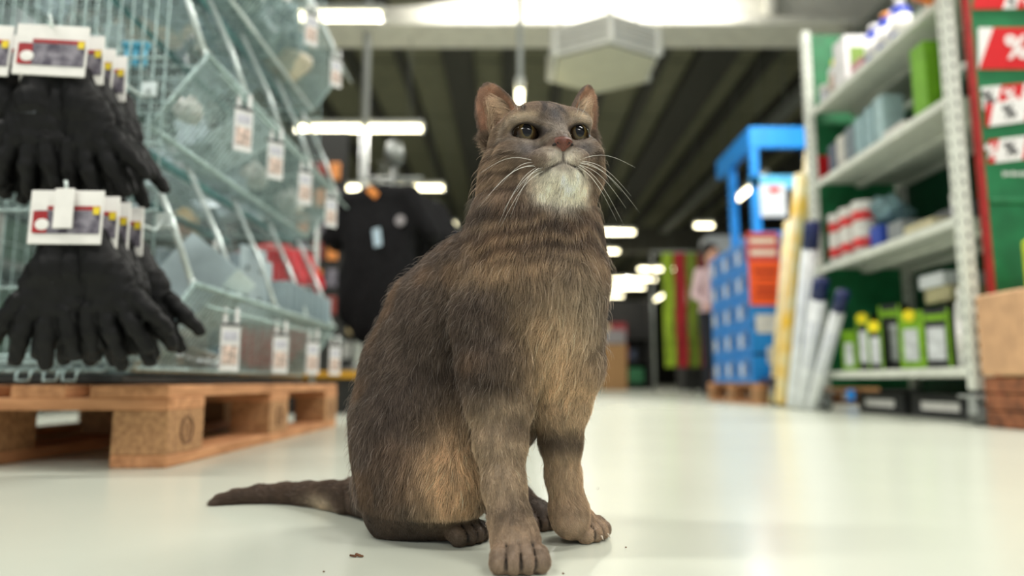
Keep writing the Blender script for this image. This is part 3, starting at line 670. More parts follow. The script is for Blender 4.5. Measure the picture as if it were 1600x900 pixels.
# the small white lettering on the end panel is too soft to read: a soft white dash line
o = MB()
for i in range(9): o.box((SX+.125+.011*i, SY0-.054, .885+.002*(i % 2)), (.007, .002, .016-.004*(i % 3)))
Q(o, 'white_lettering', M_twh)
t2 = bpy.data.objects.new('percent_tape', None); COL.objects.link(t2); t2.parent = su; t2['label'] = 'red percent tape at the far end behind the jars'; t2.location = Vector((SX+.02, SY1+.018, 1.30))-SL
MB().box((.11, 0, 0), (.20, .003, .15)).build('tape_section', M_tred, t2); text('%', .12, M_twh, 'percent_sign', t2, (.13, -.003, 0))

# ---------------------------------------------------------------- goods on the shelf unit
def bottle(loc, r, h_, m, mc, label, group=None, cap=True, s=None):
    t = thing('bottle', loc, label, 'bottle', group)
    MB().lathe([(r*.9, 0), (r, .006), (r, h_*.70), (r*.8, h_*.80), (r*.4, h_*.86), (r*.4, h_*.90)], n=18).build('bottle_body', m, t, True)
    MB().lathe([(r*.48, h_*.88), (r*.48, h_*.99), (r*.4, h_)], n=14).build('cap', mc, t, True)
    MB().lathe([(r*1.01, h_*.2), (r*1.01, h_*.6)], n=18).build('bottle_label', M_twh if m is not M_twh else M_tagp, t, True); return t
def jar(loc, r, h_, m, label, group=None, band=None):
    t = thing('paint_can', loc, label, 'can', group)
    MB().lathe([(r, 0), (r, h_*.93), (r*1.03, h_*.94), (r*1.03, h_*.98), (r*.9, h_*.98), (r*.88, h_*.95)], n=22).build('can_body', m, t, True)
    MB().lathe([(r*1.012, h_*.25), (r*1.012, h_*.62)], n=22).build('can_label', band or M_tred, t, True)
    MB().tube([(r*math.cos(a), -r*.9*math.sin(a)*.4-r*.75, h_*.75-r*.8*math.sin(a)) for a in [PI*k/8 for k in range(9)]], .002, 5).build('handle', M_steel, t); return t
M_lime = mat('lime_pack', (132, 184, 30), .45, scale=20, var=.15); M_pk = mat('pack_black', (38, 40, 44), .5, scale=30, var=.2); M_pw = mat('pack_window', (216, 220, 224), .35, scale=25, var=.12); M_yst = mat('yellow_sticker', (246, 226, 30), .5, var=.03)
def tool_pack(y, x, w, d, h_, sticker, side, label, win=.55, g='green and black tool packs on the bottom shelf'):
    t = thing('tool_pack', (x, y, SZ[0]+.001), label, 'package', g); t.rotation_euler = (0, 0, math.radians(-58))
    MB().box((0, 0, h_/2), (w, d, h_), None, .002).build('pack_body', M_pk if side else M_lime, t)
    MB().box((0, -d/2-.001, h_*.42), (w*.62, .003, h_*win), None, .001).build('pack_window', M_pw, t)
    for s_ in (-1, 1): MB().box((s_*w*.44, -d/2-.001, h_*.5), (w*.10, .003, h_*.98)).build('pack_edge', M_lime, t)
    MB().box((0, -d/2-.001, h_*.86), (w*.7, .0025, h_*.10)).build('pack_banner', M_lime, t)
    if sticker: MB().tube([(0, -d/2-.002, h_*.92), (0, -d/2-.006, h_*.92)], .026, 20).build('price_sticker', M_yst, t)
    return t
specs = [(3.50, 1.70, .07, .10, .20, 0, 0), (3.36, 1.70, .07, .08, .27, 1, 1), (3.23, 1.76, .10, .08, .30, 0, 1), (3.20, 1.665, .07, .06, .215, 1, 1), (3.03, 1.74, .10, .09, .25, 1, 0), (2.90, 1.76, .06, .09, .24, 0, 0), (2.80, 1.71, .11, .09, .235, 0, 1), (2.68, 1.76, .05, .09, .25, 0, 0)]
lbs = ['plain lime pack at the far left end of the bottom shelf', 'tall narrow black pack with a yellow round sticker, far left', 'tallest dark pack with green sides on the bottom shelf', 'short black pack with a low yellow sticker standing in front', 'pack with long white window and yellow sticker, middle of bottom shelf', 'slim lime pack right of the white windowed one', 'wide black pack with a white oval window, right on bottom shelf', 'slim lime pack at the right end beside the post']
for (y, x, w, d, h_, st, sd), lb in zip(specs, lbs): tool_pack(y, x, w, d, h_, st, sd, lb)
carton((1.84, 2.86, SZ[0]+.275), (.20, .17, .06), (168, 162, 122), 'khaki box lying on top of the tool packs')
carton((1.84, 2.88, SZ[0]+.337), (.22, .17, .055), (196, 202, 204), 'pale grey box lying on the khaki one')
tt = carton((1.93, 2.86, SZ[0]+.01), (.22, .26, .262), (50, 52, 56), 'dark carton standing behind the tool packs under the khaki box')
for i in range(3): bottle((1.69+.05*i, 2.64+.01*i, SZ[0]+.001), .022, .30-.02*i, mat('clear_white', (214, 216, 210), .35), M_twh, ['tallest', 'middle sized', 'shortest'][i]+' white spray bottle beside the near post on the bottom shelf', 'white bottles on the bottom shelf')
for k in range(2):
    tt = carton((1.90, 2.95+.48*k, .0), (.26, .42, .10), (34, 36, 36), '%s dark flat tray on the floor under the shelf unit' % ['near', 'far'][k]); MB().box((-.132, 0, .05), (.004, .26, .035)).build('white_strip', M_twh, tt)
# third level
Z = SZ[1]+.001
for i in range(3):
    for k in range(2): jar((1.70, 3.58-.13*i, Z+.131*k), .055, .13, M_twh, 'white can with a red band, %s, %s column from the far post' % (['lower', 'upper'][k], ['first', 'second', 'third'][i]))
carton((1.72, 3.18, Z), (.10, .09, .11), (36, 70, 170), 'dark blue box on the third level beside the red banded cans')
carton((1.75, 3.05, Z), (.12, .12, .10), (140, 146, 148), 'grey box on the third level right of the blue one')
lumpy_bag((1.80, 3.30, Z+.20), (.11, .11, .07), mat('teal_bag', (140, 178, 186), .4, scale=16, var=.3, bump=.5), 'pale blue bag heaped above the blue box', None, .4); 
carton((1.84, 3.28, Z), (.16, .20, .125), (118, 150, 160), 'blue grey carton under the pale blue bag')
carton((1.74, 2.84, Z), (.14, .20, .05), (204, 196, 158), 'flat cream box on the third level near the front')
carton((1.90, 2.86, Z), (.14, .24, .12), (112, 116, 116), 'dark grey carton behind the flat cream box')
jar((1.73, 2.645, Z), .035, .12, mat('white_jar', (228, 228, 226), .4, var=.02), 'white jar beside the near post on the third level', None, M_tagl)
# second level
Z = SZ[2]+.001
cols2 = [((96, 104, 122), 'slate blue'), ((206, 204, 196), 'white'), ((120, 132, 140), 'grey'), ((150, 180, 186), 'pale teal'), ((150, 180, 186), 'pale teal'), ((168, 196, 200), 'ice blue')]
y = 3.60
for i, (c, n_) in enumerate(cols2):
    carton((1.72, y-.045, Z), (.10, .075, .17+.012*i), c, '%s box, %s from the far post on the second level' % (n_, ['first', 'second', 'third', 'fourth', 'fifth', 'sixth'][i])); y -= .095
carton((1.73, 2.96, Z), (.13, .16, .045), (222, 218, 212), 'flat white box on the second level', lab=(226, 120, 70)); carton((1.86, 3.0, Z), (.12, .3, .14), (60, 52, 60), 'dark carton standing behind the flat white box')
tt = carton((1.715, 2.72, Z), (.13, .10, .30), (112, 172, 26), 'tall lime green box beside the near post, second level'); MB().box((.02, -.044, .2), (.02, .002, .12)).build('box_label', M_twh, tt)
# top level
Z = SZ[3]+.001
jar((1.70, 3.62, Z), .04, .12, M_twh, 'white can at the far end of the top shelf', None, M_tagl)
bottle((1.70, 3.52, Z), .035, .22, M_twh, M_yst, 'white bottle with a yellow cap on the top shelf')
carton((1.72, 3.38, Z), (.13, .12, .26), (232, 230, 232), 'tall white box on the top shelf', lab=(120, 150, 60)); carton((1.73, 3.24, Z), (.13, .10, .08), (210, 150, 160), 'low pink and white box on the top shelf', lab=(60, 80, 120))
for i in range(3): bottle((1.70, 3.12-.11*i, Z), .045, .20, mat('blue_bottle', (30, 60, 180), .35), M_orange if i == 1 else M_twh, ['first', 'second', 'third'][i]+' blue bottle from the far post on the top shelf')
M_onion = mat('orange_net', (236, 150, 84), .6, scale=60, var=.3, bump=.6, rgb2=(206, 96, 40))
lumpy_bag((1.60, 2.52, Z+.055), (.10, .07, .06), M_onion, 'orange net bag hanging over the top shelf at the near post', None, 1.1)
lumpy_bag((1.73, 2.50, Z+.085), (.09, .06, .055), M_onion, 'second orange net bag right of the first on the top shelf', None, 2.3)
# cardboard box on wood to the right
M_brick = mat('brown_wood', (150, 92, 60), .8, scale=30, var=.25, bump=.3)
t = thing('wooden_riser', (1.91, 2.30, 0), 'brown wooden riser under the cardboard box at the right edge', 'riser')
for k in range(3): MB().box((0, 0, .028+.056*k), (.62, .22, .052), None, .003).build('plank', M_brick, t)
tt = carton((1.91, 2.28, .170), (.66, .22, .27), (206, 162, 122), 'brown cardboard box with faint print at the right edge')
MB().box((-.28, -.1115, .12), (.05, .002, .05)).build('printed_mark', mat('print_brown', (150, 110, 84), .7), tt); MB().box((-.31, -.1115, .05), (.03, .002, .012)).build('printed_mark', mat('print_brown', (150, 110, 84), .7), tt)
t = thing('canister', (1.73, 2.28, .441), 'lime yellow canister on the cardboard box', 'canister'); MB().box((.03, 0, .09), (.12, .08, .18), None, .012).build('canister_body', mat('lime_yellow', (196, 214, 40), .4), t); MB().lathe([(.02, .18), (.02, .21)], (.03, 0, 0), 12).build('cap', M_pk, t)

# ================================================================ leaning rolls beyond the shelf unit
M_navy = mat('navy_cap', (22, 38, 92), .5); M_roll = mat('white_roll', (226, 230, 232), .4, scale=20, var=.06); M_rlab = mat('roll_label', (60, 80, 150), .5, scale=60, var=.4, rgb2=(210, 216, 224))
def roll(a, b, r, label, group, m=M_roll, mc=M_navy, name='wrapped_roll'):
    a, b = Vector(a), Vector(b); t = thing(name, a, label, 'roll', group); d = b-a; q = d.to_track_quat('Z', 'Y').to_matrix(); L_ = d.length
    MB().lathe([(r*.9, .012), (r, .02), (r, L_*.86)], n=18, M=q).build('tube_body', m, t, True)
    if mc: MB().lathe([(r*1.03, L_*.855), (r*1.03, L_*.99), (r*.8, L_)], n=18, M=q).build('end_wrap', mc, t, True)
    MB().lathe([(r*1.01, L_*.35), (r*1.01, L_*.70)], n=10, M=q).build('printed_band', M_rlab if mc else M_twh, t, True); return t
roll(C(1240, 638, 3.90), C(1270, 345, 3.72), .040, 'leftmost tall white roll with a navy end leaning past the shelf unit', 'leaning white rolls')
roll(C(1254, 640, 3.82), C(1284, 435, 3.55), .038, 'middle shorter white roll with a navy end', 'leaning white rolls')
roll(C(1268, 641, 3.72), C(1318, 455, 3.34), .032, 'rightmost slanting white roll with a navy end in front of the green panel', 'leaning white rolls')
M_yel = mat('yellow_roll', (242, 190, 36), .45, scale=10, var=.2, rgb2=(236, 220, 170)); M_yel2 = mat('pale_yellow_roll', (226, 206, 150), .4, scale=12, var=.15)
for i, (x0, x1, y1, m_) in enumerate([(1222, 1258, 215, M_yel), (1236, 1274, 172, M_yel2), (1250, 1280, 190, M_yel), (1212, 1240, 300, M_yel2)]):
    roll(C(x0, 634, 4.22+.10*i), C(x1, y1, 4.26+.10*i), .044, ['broad yellow wrapped roll behind the white ones', 'tallest pale yellow roll reaching up beside the blue display', 'yellow roll nearest the shelf post', 'short cream roll left of the yellow ones'][i], 'yellow rolls', m_, None)
# ================================================================ blue cartons on a pallet
M_blue = mat('blue_carton', (8, 136, 222), .5, scale=12, var=.06); M_bprint = mat('printed_blue', (30, 120, 200), .5, scale=26, var=.4, rgb2=(84, 130, 186)); M_blue2 = mat('light_blue', (92, 184, 232), .5, scale=12, var=.1)
t = pallet((1.92+.50, 4.68, 0), 'pale wooden pallet under the stack of blue cartons', detail=False)
BX, BY = 1.60, 4.70
for k in range(5):
    for j in range(3):
        t = thing('blue_carton', (BX+.22, BY+.155+.31*j, .146+.196*k), 'bright blue carton with printed side, %s row, %s layer of the stack' % (['front', 'middle', 'rear'][j], ['bottom', 'second', 'third', 'fourth', 'top'][k]), 'box', 'blue cartons on the pallet')
        MB().box((0, 0, .096), (.44, .30, .190), None, .004).build('box_body', M_blue, t); MB().box((-.2212, 0, .096), (.002, .27, .16)).build('printed_side', M_bprint, t)
        MB().box((-.2226, .06, .085), (.002, .07, .09)).build('side_picture', M_pw, t); MB().box((-.2226, -.07, .10), (.002, .05, .10)).build('side_picture', M_navy, t)
        MB().box((-.15, -.1510, .186), (.13, .002, .014)).build('dark_flap', M_navy, t)
def sign(p0, w, h_, m, label, lines=None, mt=None):
    p0 = Vector((p0.x, 4.6925, p0.z)); t = thing('card_sign', p0, label, 'sign'); MB().box((0, 0, 0), (w, .006, h_), None, .001).build('sign_card', m, t)
    for (x, z, ww, hh) in lines or (): MB().box((x*w, -.004, z*h_), (ww*w, .002, hh*h_)).build('sign_print', mt, t)
    return t
M_or = mat('orange_card', (244, 92, 30), .5, var=.03); M_ord = mat('orange_print', (176, 50, 16), .6)
sign(C(1203, 440, 4.66), .22, .30, M_or, 'bright orange price sign on the blue cartons', [(0, .28, .7, .10), (0, .12, .55, .06), (0, -.12, .6, .10), (0, -.28, .7, .08)], M_ord)
sign(C(1200, 381, 4.67), .22, .20, mat('rose_card', (206, 70, 76), .5, var=.05), 'red sign with white stripes above the orange one', [(0, .2, .8, .18), (0, -.2, .8, .18)], M_twh)
sign(C(1214, 505, 4.66), .25, .125, M_pw, 'upper cream label strip on the blue cartons'); sign(C(1220, 555, 4.66), .17, .115, M_pw, 'lower cream label on the blue cartons')
t = thing('hand_trolley', C(1212, 622, 4.50)*1, 'small dark wheeled trolley beside the blue cartons', 'trolley'); t.location.z = 0
MB().tube([(-.025, 0, .075), (.025, 0, .075)], .075, 22).build('wheel', M_pk, t, True); MB().tube([(-.028, 0, .075), (.028, 0, .075)], .038, 16).build('wheel_hub', M_steel, t, True)
MB().box((.12, .06, .165), (.34, .20, .022), None, .004).build('deck', M_navy, t); MB().tube([(.25, 0, .075), (.29, 0, .075)], .075, 20).build('wheel', M_pk, t, True); MB().tube([(.05, .0, .075), (.27, .0, .075)], .01, 6).build('axle', M_steel, t); MB().box((.0, .02, .12), (.03, .03, .09)).build('bracket', M_steel, t)
# blue display frame
t = thing('blue_display', (1.60, 5.0, 0), 'blue framed display with an open header above the stacked cartons', 'display stand'); TL = Vector(t.location)
def DQ(mb, n_, m):
    mb.v = [(x*1.2-.02, y+1.05, .15+(z-.15)*1.2 if z > .1 else 0) for x, y, z in mb.v]; return mb.build(n_, m, t, loc=TL)
for x in (1.80, 2.42):
    for y in (4.98, 5.58): DQ(MB().box((x, y, 1.0), (.06, .06, 2.0), None, .004), 'post', M_blue)
DQ(MB().box((2.11, 4.97, 1.94), (.68, .05, .16), None, .004), 'header_front', M_blue); DQ(MB().box((1.79, 5.45, 1.94), (.05, 1.0, .16), None, .004), 'header_side', M_blue)
DQ(MB().box((2.11, 4.97, 1.60), (.68, .04, .10), None, .004), 'crossbar', M_blue2); DQ(MB().box((1.92, 4.96, 1.46), (.19, .03, .24), None, .003), 'picture_panel', M_pw); DQ(MB().box((1.93, 4.943, 1.54), (.08, .004, .04)), 'red_mark', M_tred)
DQ(MB().box((2.11, 5.25, 1.22), (.64, .56, .03), None, .003), 'shelf', M_blue)
# pale banner box left of the display and a dim carton wall
carton((2.95, 9.75, 1.66), (.5, .4, .50), (176, 182, 186), 'pale grey carton on a tall table left of the blue display', name='grey_carton')
t = thing('rear_table', (2.95, 9.75, 0), 'dim table carrying the pale grey carton', 'table'); MB().box((0, 0, 1.64), (.9, .6, .03), None, .004).build('table_top', M_dark, t)
for sx in (-1, 1):
    for sy in (-1, 1): MB().box((sx*.4, sy*.26, .81), (.05, .05, 1.63)).build('leg', M_dark, t)

# ================================================================ far goods
t = thing('banner_rail', (2.35, 9.2, 0), 'metal rail holding the long green and red banners', 'rail')
for s_ in (-1, 1): MB().tube([(s_*.5, 0, 0), (s_*.5, 0, 1.86)], .018, 8).build('leg', M_steel, t, True)
MB().tube([(-.5, 0, 1.86), (.5, 0, 1.86)], .018, 8).build('crossbar', M_steel, t, True)
for i, (c, n_) in enumerate([((150, 178, 40), 'lime green'), ((172, 34, 40), 'red'), ((116, 136, 36), 'olive green'), ((150, 30, 44), 'dark red')]):
    mm = mat('banner_%d' % i, c, .8, scale=10, var=.15); x = 2.06+.155*i
    o = MB(); vs = []; nx = 7; nz = 24
    for iz in range(nz+1):
        for s_ in (0, 1):
            for ix in range(nx+1): vs.append((-.065+.13*ix/nx, (.03 if s_ else -.03)*(1+.5*math.sin(ix*2.1))+.012*math.sin(iz*.5+ix), -1.5*iz/nz))
    w_ = 2*(nx+1); fs = []
    for iz in range(nz):
        for ix in range(nx): a = iz*w_+ix; fs.append((a, a+1, a+w_+1, a+w_)); a += nx+1; fs.append((a+1, a, a+w_, a+w_+1))
        a = iz*w_; fs.append((a, a+w_, a+w_+nx+1, a+nx+1)); fs.append((a+nx, a+2*nx+1, a+w_+2*nx+1, a+w_+nx))
    o.add(vs, fs); o.smooth = True; tt = thing('hanging_garment', (x, 9.2, 1.84), '%s long garment hanging from the rear rail, %s from the left' % (n_, ['first', 'second', 'third', 'fourth'][i]), 'garment', 'long garments on the rear rail'); o.build('cloth', mm, tt, True)
    MB().tube([(-.05, 0, .0), (0, 0, .03), (.05, 0, .0)], .006, 5).build('hanger', M_steel, tt)
# customer
M_skin = mat('skin', (214, 160, 134), .6); M_hair = mat('dark_hair', (34, 28, 26), .7); M_pinkc = mat('pale_pink_cloth', (226, 196, 200), .85); M_trous = mat('navy_trousers', (26, 28, 38), .85)
pp = thing('person', (2.27, 7.95, 0), 'dark haired person in a pale pink top and dark trousers standing beside the blue cartons', 'person', None, math.radians(205))
o = sdf_mesh('body', [('e', (0, 0, 1.10), (.145, .10, .20), .05), ('e', (0, 0, 1.32), (.17, .105, .13), .06), ('e', (0, 0, .93), (.155, .12, .13), .06), ('c', (0, 0, 1.40), (0, .01, 1.50), .055, .05, .03),
    ('e', (0, .012, 1.60), (.078, .092, .115), .02), ('c', (0, .085, 1.585), (0, .11, 1.57), .018, .014, .01),
    ('c', (.09, 0, .88), (.095, .02, .48), .082, .056, .04), ('c', (.095, .02, .48), (.095, -.01, .09), .055, .040, .02), ('c', (.095, -.03, .045), (.105, .14, .035), .042, .034, .02),
    ('c', (-.09, 0, .88), (-.095, .02, .48), .082, .056, .04), ('c', (-.095, .02, .48), (-.095, -.01, .09), .055, .040, .02), ('c', (-.095, -.03, .045), (-.105, .14, .035), .042, .034, .02),
    ('c', (.17, 0, 1.38), (.225, -.02, 1.12), .052, .042, .03), ('c', (.225, -.02, 1.12), (.17, .18, .96), .040, .030, .02), ('c', (-.17, 0, 1.38), (-.225, -.02, 1.12), .052, .042, .03), ('c', (-.225, -.02, 1.12), (-.17, .18, .96), .040, .030, .02)]
    + [('c', (s_*.17, .18, .96), (s_*.165, .235, .935), .030, .026, .01) for s_ in (-1, 1)] + [('c', (s_*(.148+.013*k), .235, .937), (s_*(.140+.015*k), .29-.006*abs(k-1.5), .918), .0095, .0085, .004) for s_ in (-1, 1) for k in range(4)] + [('c', (s_*.145, .20, .945), (s_*.115, .235, .930), .011, .009, .005) for s_ in (-1, 1)], .0115, pp, M_skin)
me_ = o.data; me_.materials.append(M_pinkc); me_.materials.append(M_trous); me_.materials.append(M_pk)
mi = []
for p in me_.polygons:
    c = p.center; a_ = abs(c.x)
    if c.z > 1.455 or (c.y > .13 and .88 < c.z < 1.0): mi.append(0)
    elif c.z > .93: mi.append(1)
    elif c.z > .085: mi.append(2)
    else: mi.append(3)
me_.polygons.foreach_set('material_index', mi)
sdf_mesh('hair', [('e', (0, -.012, 1.635), (.094, .104, .110), .02), ('c', (0, -.07, 1.60), (0, -.075, 1.44), .065, .045, .03)], .012, pp, M_hair)
for s_ in (-1, 1): MB().sphere((s_*.030, .096, 1.607), .010, 8).build('eye', M_pk, pp, True)
o = MB().box((0, .27, .93), (.22, .16, .10), None, .02).build('held_packet', M_orange); tag(o, 'orange packet held by the person in pink', 'packet'); o.matrix_world = Matrix.Translation((2.27, 7.95, 0))@Matrix.Rotation(math.radians(205), 4, 'Z')
# rows of shelving at the far end of the hall
M_far = mat('far_shelf', (52, 52, 50), .8)
fc_ = [((150, 44, 50), 'red'), ((60, 70, 90), 'navy'), ((206, 186, 140), 'tan'), ((196, 198, 194), 'white'), ((60, 128, 86), 'green'), ((110, 80, 60), 'brown'), ((90, 94, 98), 'grey'), ((40, 42, 46), 'black')]
rr = random.Random(21)
def far_rack(x, y, w, h_, label):
    t = thing('far_shelving', (x, y, 0), label, 'shelving')
    for s_ in (-1, 1): MB().box((s_*w/2, 0, h_/2), (.06, .5, h_), None, .005).build('upright', M_far, t)
    MB().box((0, .26, h_/2), (w, .03, h_)).build('back_panel', M_far, t)
    nz = int(h_/.48); wh = label.split('shelving ')[1]
    for k in range(nz):
        ci = 0
        z = .10+k*.48; MB().box((0, 0, z), (w, .5, .03)).build('shelf', M_far, t); xx = x-w/2+.06
        while xx < x+w/2-.46:
            ww = rr.uniform(.16, .42); c, n_ = rr.choice(fc_)
            if rr.random() < .75: carton((xx+ww/2, y-.02, z+.0155), (ww-.03, .38, rr.uniform(.2, .40)), c, '%s carton, %s on level %s of shelving %s' % (n_, ORD[ci], ['one', 'two', 'three', 'four', 'five'][k], wh[:44]), '%s cartons on the far shelving' % n_)
            xx += ww; ci += 1
far_rack(-.2, 15.6, 2.6, 2.0, 'dark shelving behind the body of the cat'); far_rack(2.15, 15.0, 1.5, 1.9, 'dark shelving beyond the chest of the cat'); far_rack(3.85, 13.0, 1.5, 2.1, 'dark shelving behind the green garments'); far_rack(-3.1, 14.0, 2.4, 2.2, 'dark shelving behind the black T-shirts'); far_rack(6.4, 11.5, 3.0, 2.3, 'dark shelving beyond the blue display'); far_rack(-4.6, 7.2, 3.2, 2.2, 'dark shelving beyond the wire rack')
t = thing('lit_counter', (1.9, 13.2, 0), 'tan counter with white top box far right of the cat', 'counter'); MB().box((0, 0, .42), (.42, .4, .84), None, .01).build('counter_body', mat('tan_box', (170, 130, 84), .7), t); MB().box((0, 0, .98), (.40, .36, .26), None, .01).build('white_box', M_greyc, t)
# crumb and specks on the floor
M_crumb = mat('crumb', (120, 78, 50), .8, scale=200, var=.3)
def fpt(px, py):
    v = (450-py)/FPX; d = -.15/(math.sin(PITCH)+v*math.cos(PITCH)); p = C(px, py, d); return Vector((p.x, p.y, 0))
p = fpt(557, 871); mb = MB()
for k, (dx, dy, dz, sx, sy, sz, a) in enumerate([(-.003, 0, .0011, .006, .0022, .0016, .3), (.001, .001, .0016, .005, .0026, .0018, -.4), (.004, 0, .0010, .004, .0020, .0014, .7)]):
    mb.box((p.x+dx, p.y+dy, dz+.0003), (sx, sy, sz), Matrix.Rotation(a, 3, 'Z') @ Matrix.Rotation(.2, 3, 'Y'), .0003)
tag(mb.build('leaf_crumb', M_crumb, loc=p), 'tiny crumpled brown leaf bit on the floor left of the cat', 'crumb')
for px, py, lb in [(506, 894, 'dark speck on the floor at the lower edge, left'), (934, 764, 'dark speck on the floor right of the far front leg'), (978, 856, 'speck on the floor right of the paw'), (880, 897, 'speck on the floor at the lower edge beside the near paw')]:
    p = fpt(px, py); tag(MB().sphere((p.x, p.y, .0006), (.0010, .0009, .0006), 8).build('speck', M_crumb, loc=p), lb, 'speck', 'specks on the floor')
# ================================================================ the cat
# ---- head frame
YAW = math.radians(14); HP = math.radians(1)
HF = Vector((math.sin(YAW)*math.cos(HP), -math.cos(YAW)*math.cos(HP), math.sin(HP)))
HR = Vector((math.cos(YAW), math.sin(YAW), 0)); HU = HR.cross(HF).normalized()*-1
if HU.z < 0: HU = -HU
RL = math.radians(4.5); HR, HU = HR*math.cos(RL)+HU*math.sin(RL), HU*math.cos(RL)-HR*math.sin(RL)
HC = C(847, 240, .690)
def H(r, f, u): return HC+HR*r+HF*f+HU*u
HM = Matrix((HR, HF, HU)).transposed()
prims = []   # (type, data, k, op)
def cone(a, b, ra, rb, k=.012, op='u'): prims.append(('c', (np.array(a), np.array(b), ra, rb), k, op))
def ell(c, r, R=None, k=.012, op='u'): prims.append(('e', (np.array(c), np.array(r), np.array(R if R is not None else Matrix.Identity(3))), k, op))
def chain(pts, k=.015):
    for (a, b) in zip(pts[:-1], pts[1:]):
        cone(C(*a[:3]), C(*b[:3]), a[3], b[3], k)
def floorpt(px, py, r):
    """point with its underside on the floor where the floor is seen at (px,py)"""
    v = (450-py)/FPX; d = -.15/(math.sin(PITCH)+v*math.cos(PITCH)); p = C(px, py, d); return Vector((p.x, p.y, r))
# torso
chain([(634, 752, .735, .050), (646, 655, .745, .059), (668, 580, .745, .0625), (702, 505, .74, .060), (750, 455, .725, .054), (800, 425, .70, .052)], .02)
chain([(800, 425, .70, .052), (838, 405, .685, .0555), (853, 450, .668, .050), (855, 510, .668, .043), (846, 570, .68, .036)], .02)
chain([(838, 405, .685, .0555), (835, 345, .69, .054), (842, 285, .692, .047)], .02)   # neck
chain([(846, 570, .68, .036), (760, 640, .715, .045), (690, 730, .72, .045)], .03)   # belly
# near haunch, thigh, hind foot
ell(C(640, 700, .700), (.052, .050, .075), None, .02)
ell(C(672, 745, .680), (.050, .040, .048), None, .02)
cone(C(630, 790, .70), C(700, 770, .68), .036, .034, .02)
a = floorpt(610, 838, .018); b = floorpt(705, 842, .014)
cone(a, b, .018, .014, .012); cone(b, floorpt(732, 846, .0115), .014, .0115, .006)
CREASE = []
def toes(base, d, w, n, r, L, spread=.12, z=None):
    """n toes side by side; d heading, w half width"""
    d = Vector((d[0], d[1], 0)).normalized(); s = Vector((-d.y, d.x, 0)); out = []; PMS = []
    for i in range(n):
        t = (i-(n-1)/2)/((n-1)/2); dd = (d+s*t*spread).normalized(); fwd = L*(1-.22*abs(t)**1.5)
        p0 = base+s*t*w*.80; p1 = p0+dd*fwd; p1.z = r*1.0; p0.z = base.z*(1-.22*abs(t))+.001; pm = p0.lerp(p1, .60); pm.z = p0.z*.60+r*.55
        cone(p0, pm, r*.85, r*.95, .0020); cone(pm, p1, r*.95, r, .0012); p1 = p1.copy(); PMS.append((p0, pm, p1)); out.append((p1, dd, r))
    for i in range(n-1):
        A_, B_ = PMS[i], PMS[i+1]; m0, m1, m = [(A_[z_]+B_[z_])/2 for z_ in range(3)]; dd = (out[i][1]+out[i+1][1]).normalized()
        q0 = m0.lerp(m1, .45)+Vector((0, 0, r*.80)); q1 = m1+Vector((0, 0, r*.80)); q2 = m+dd*r*.74+Vector((0, 0, r*.15)); q3 = m+dd*r*.80; q3.z = 0
        for u, v, ra_, rb_ in ((q0, q1, .0003, .0010), (q1, q2, .0010, .0014), (q2, q3, .0014, .0014)): cone(u, v, ra_, rb_, .0015, 's'); CREASE.append((u, v))
    return out
TOES = []
hf = floorpt(722, 847, .013)
TOES += toes(hf, (.75, -.66), .0180, 4, .0080, .015)
# far hind foot between the front legs
ff = floorpt(842, 826, .013); cone(floorpt(790, 815, .018), ff, .018, .015, .01)
TOES += toes(ff, (.55, -.83), .0165, 4, .0076, .013)
cone(C(720, 700, .77), C(790, 780, .76), .04, .02, .02)
# near shoulder and front leg
ell(C(775, 500, .668), (.038, .042, .062), None, .010)
chain([(772, 500, .665, .036), (782, 570, .652, .0365), (782, 625, .642, .028), (783, 690, .628, .0208), (788, 760, .610, .0158), (797, 815, .594, .0158), (804, 845, .583, .0172)], .009)
pf = C(808, 868, .572)
cone(C(804, 845, .585), pf, .0172, .0160, .008)
pw = Vector((pf.x, pf.y, .0165))
cone(pw+Vector((0, .008, .001)), pw, .0180, .0145, .008)
TOES += toes(pw+Vector((.001, -.004, 0)), (.10, -1), .0172, 4, .0084, .015, .20)
# far front leg
chain([(880, 520, .665, .030), (884, 570, .667, .030), (878, 630, .670, .024), (876, 690, .673, .0172), (880, 745, .672, .0136), (888, 790, .668, .0136), (894, 815, .663, .0145)], .012)
pr = floorpt(895, 840, .0155); cone(C(889, 808, .664), pr, .0170, .0150, .008)
cone(pr, pr+Vector((.010, -.006, 0)), .0150, .0130, .006)
TOES += toes(pr+Vector((.009, -.005, 0)), (.80, -.60), .0170, 4, .0080, .017, .20)
# tail on the floor
tp = [(585, 812, .022), (548, 802, .0175), (515, 795, .0150), (480, 789.5, .0130), (445, 786.5, .0115), (405, 786, .0100), (368, 787.5, .0078), (345, 789, .0055), (332, 790.5, .0032)]
TAIL = [floorpt(x, y, r) for x, y, r in tp]
for i in range(len(TAIL)-1):
    cone(TAIL[i], TAIL[i+1], tp[i][2], tp[i+1][2], .006)
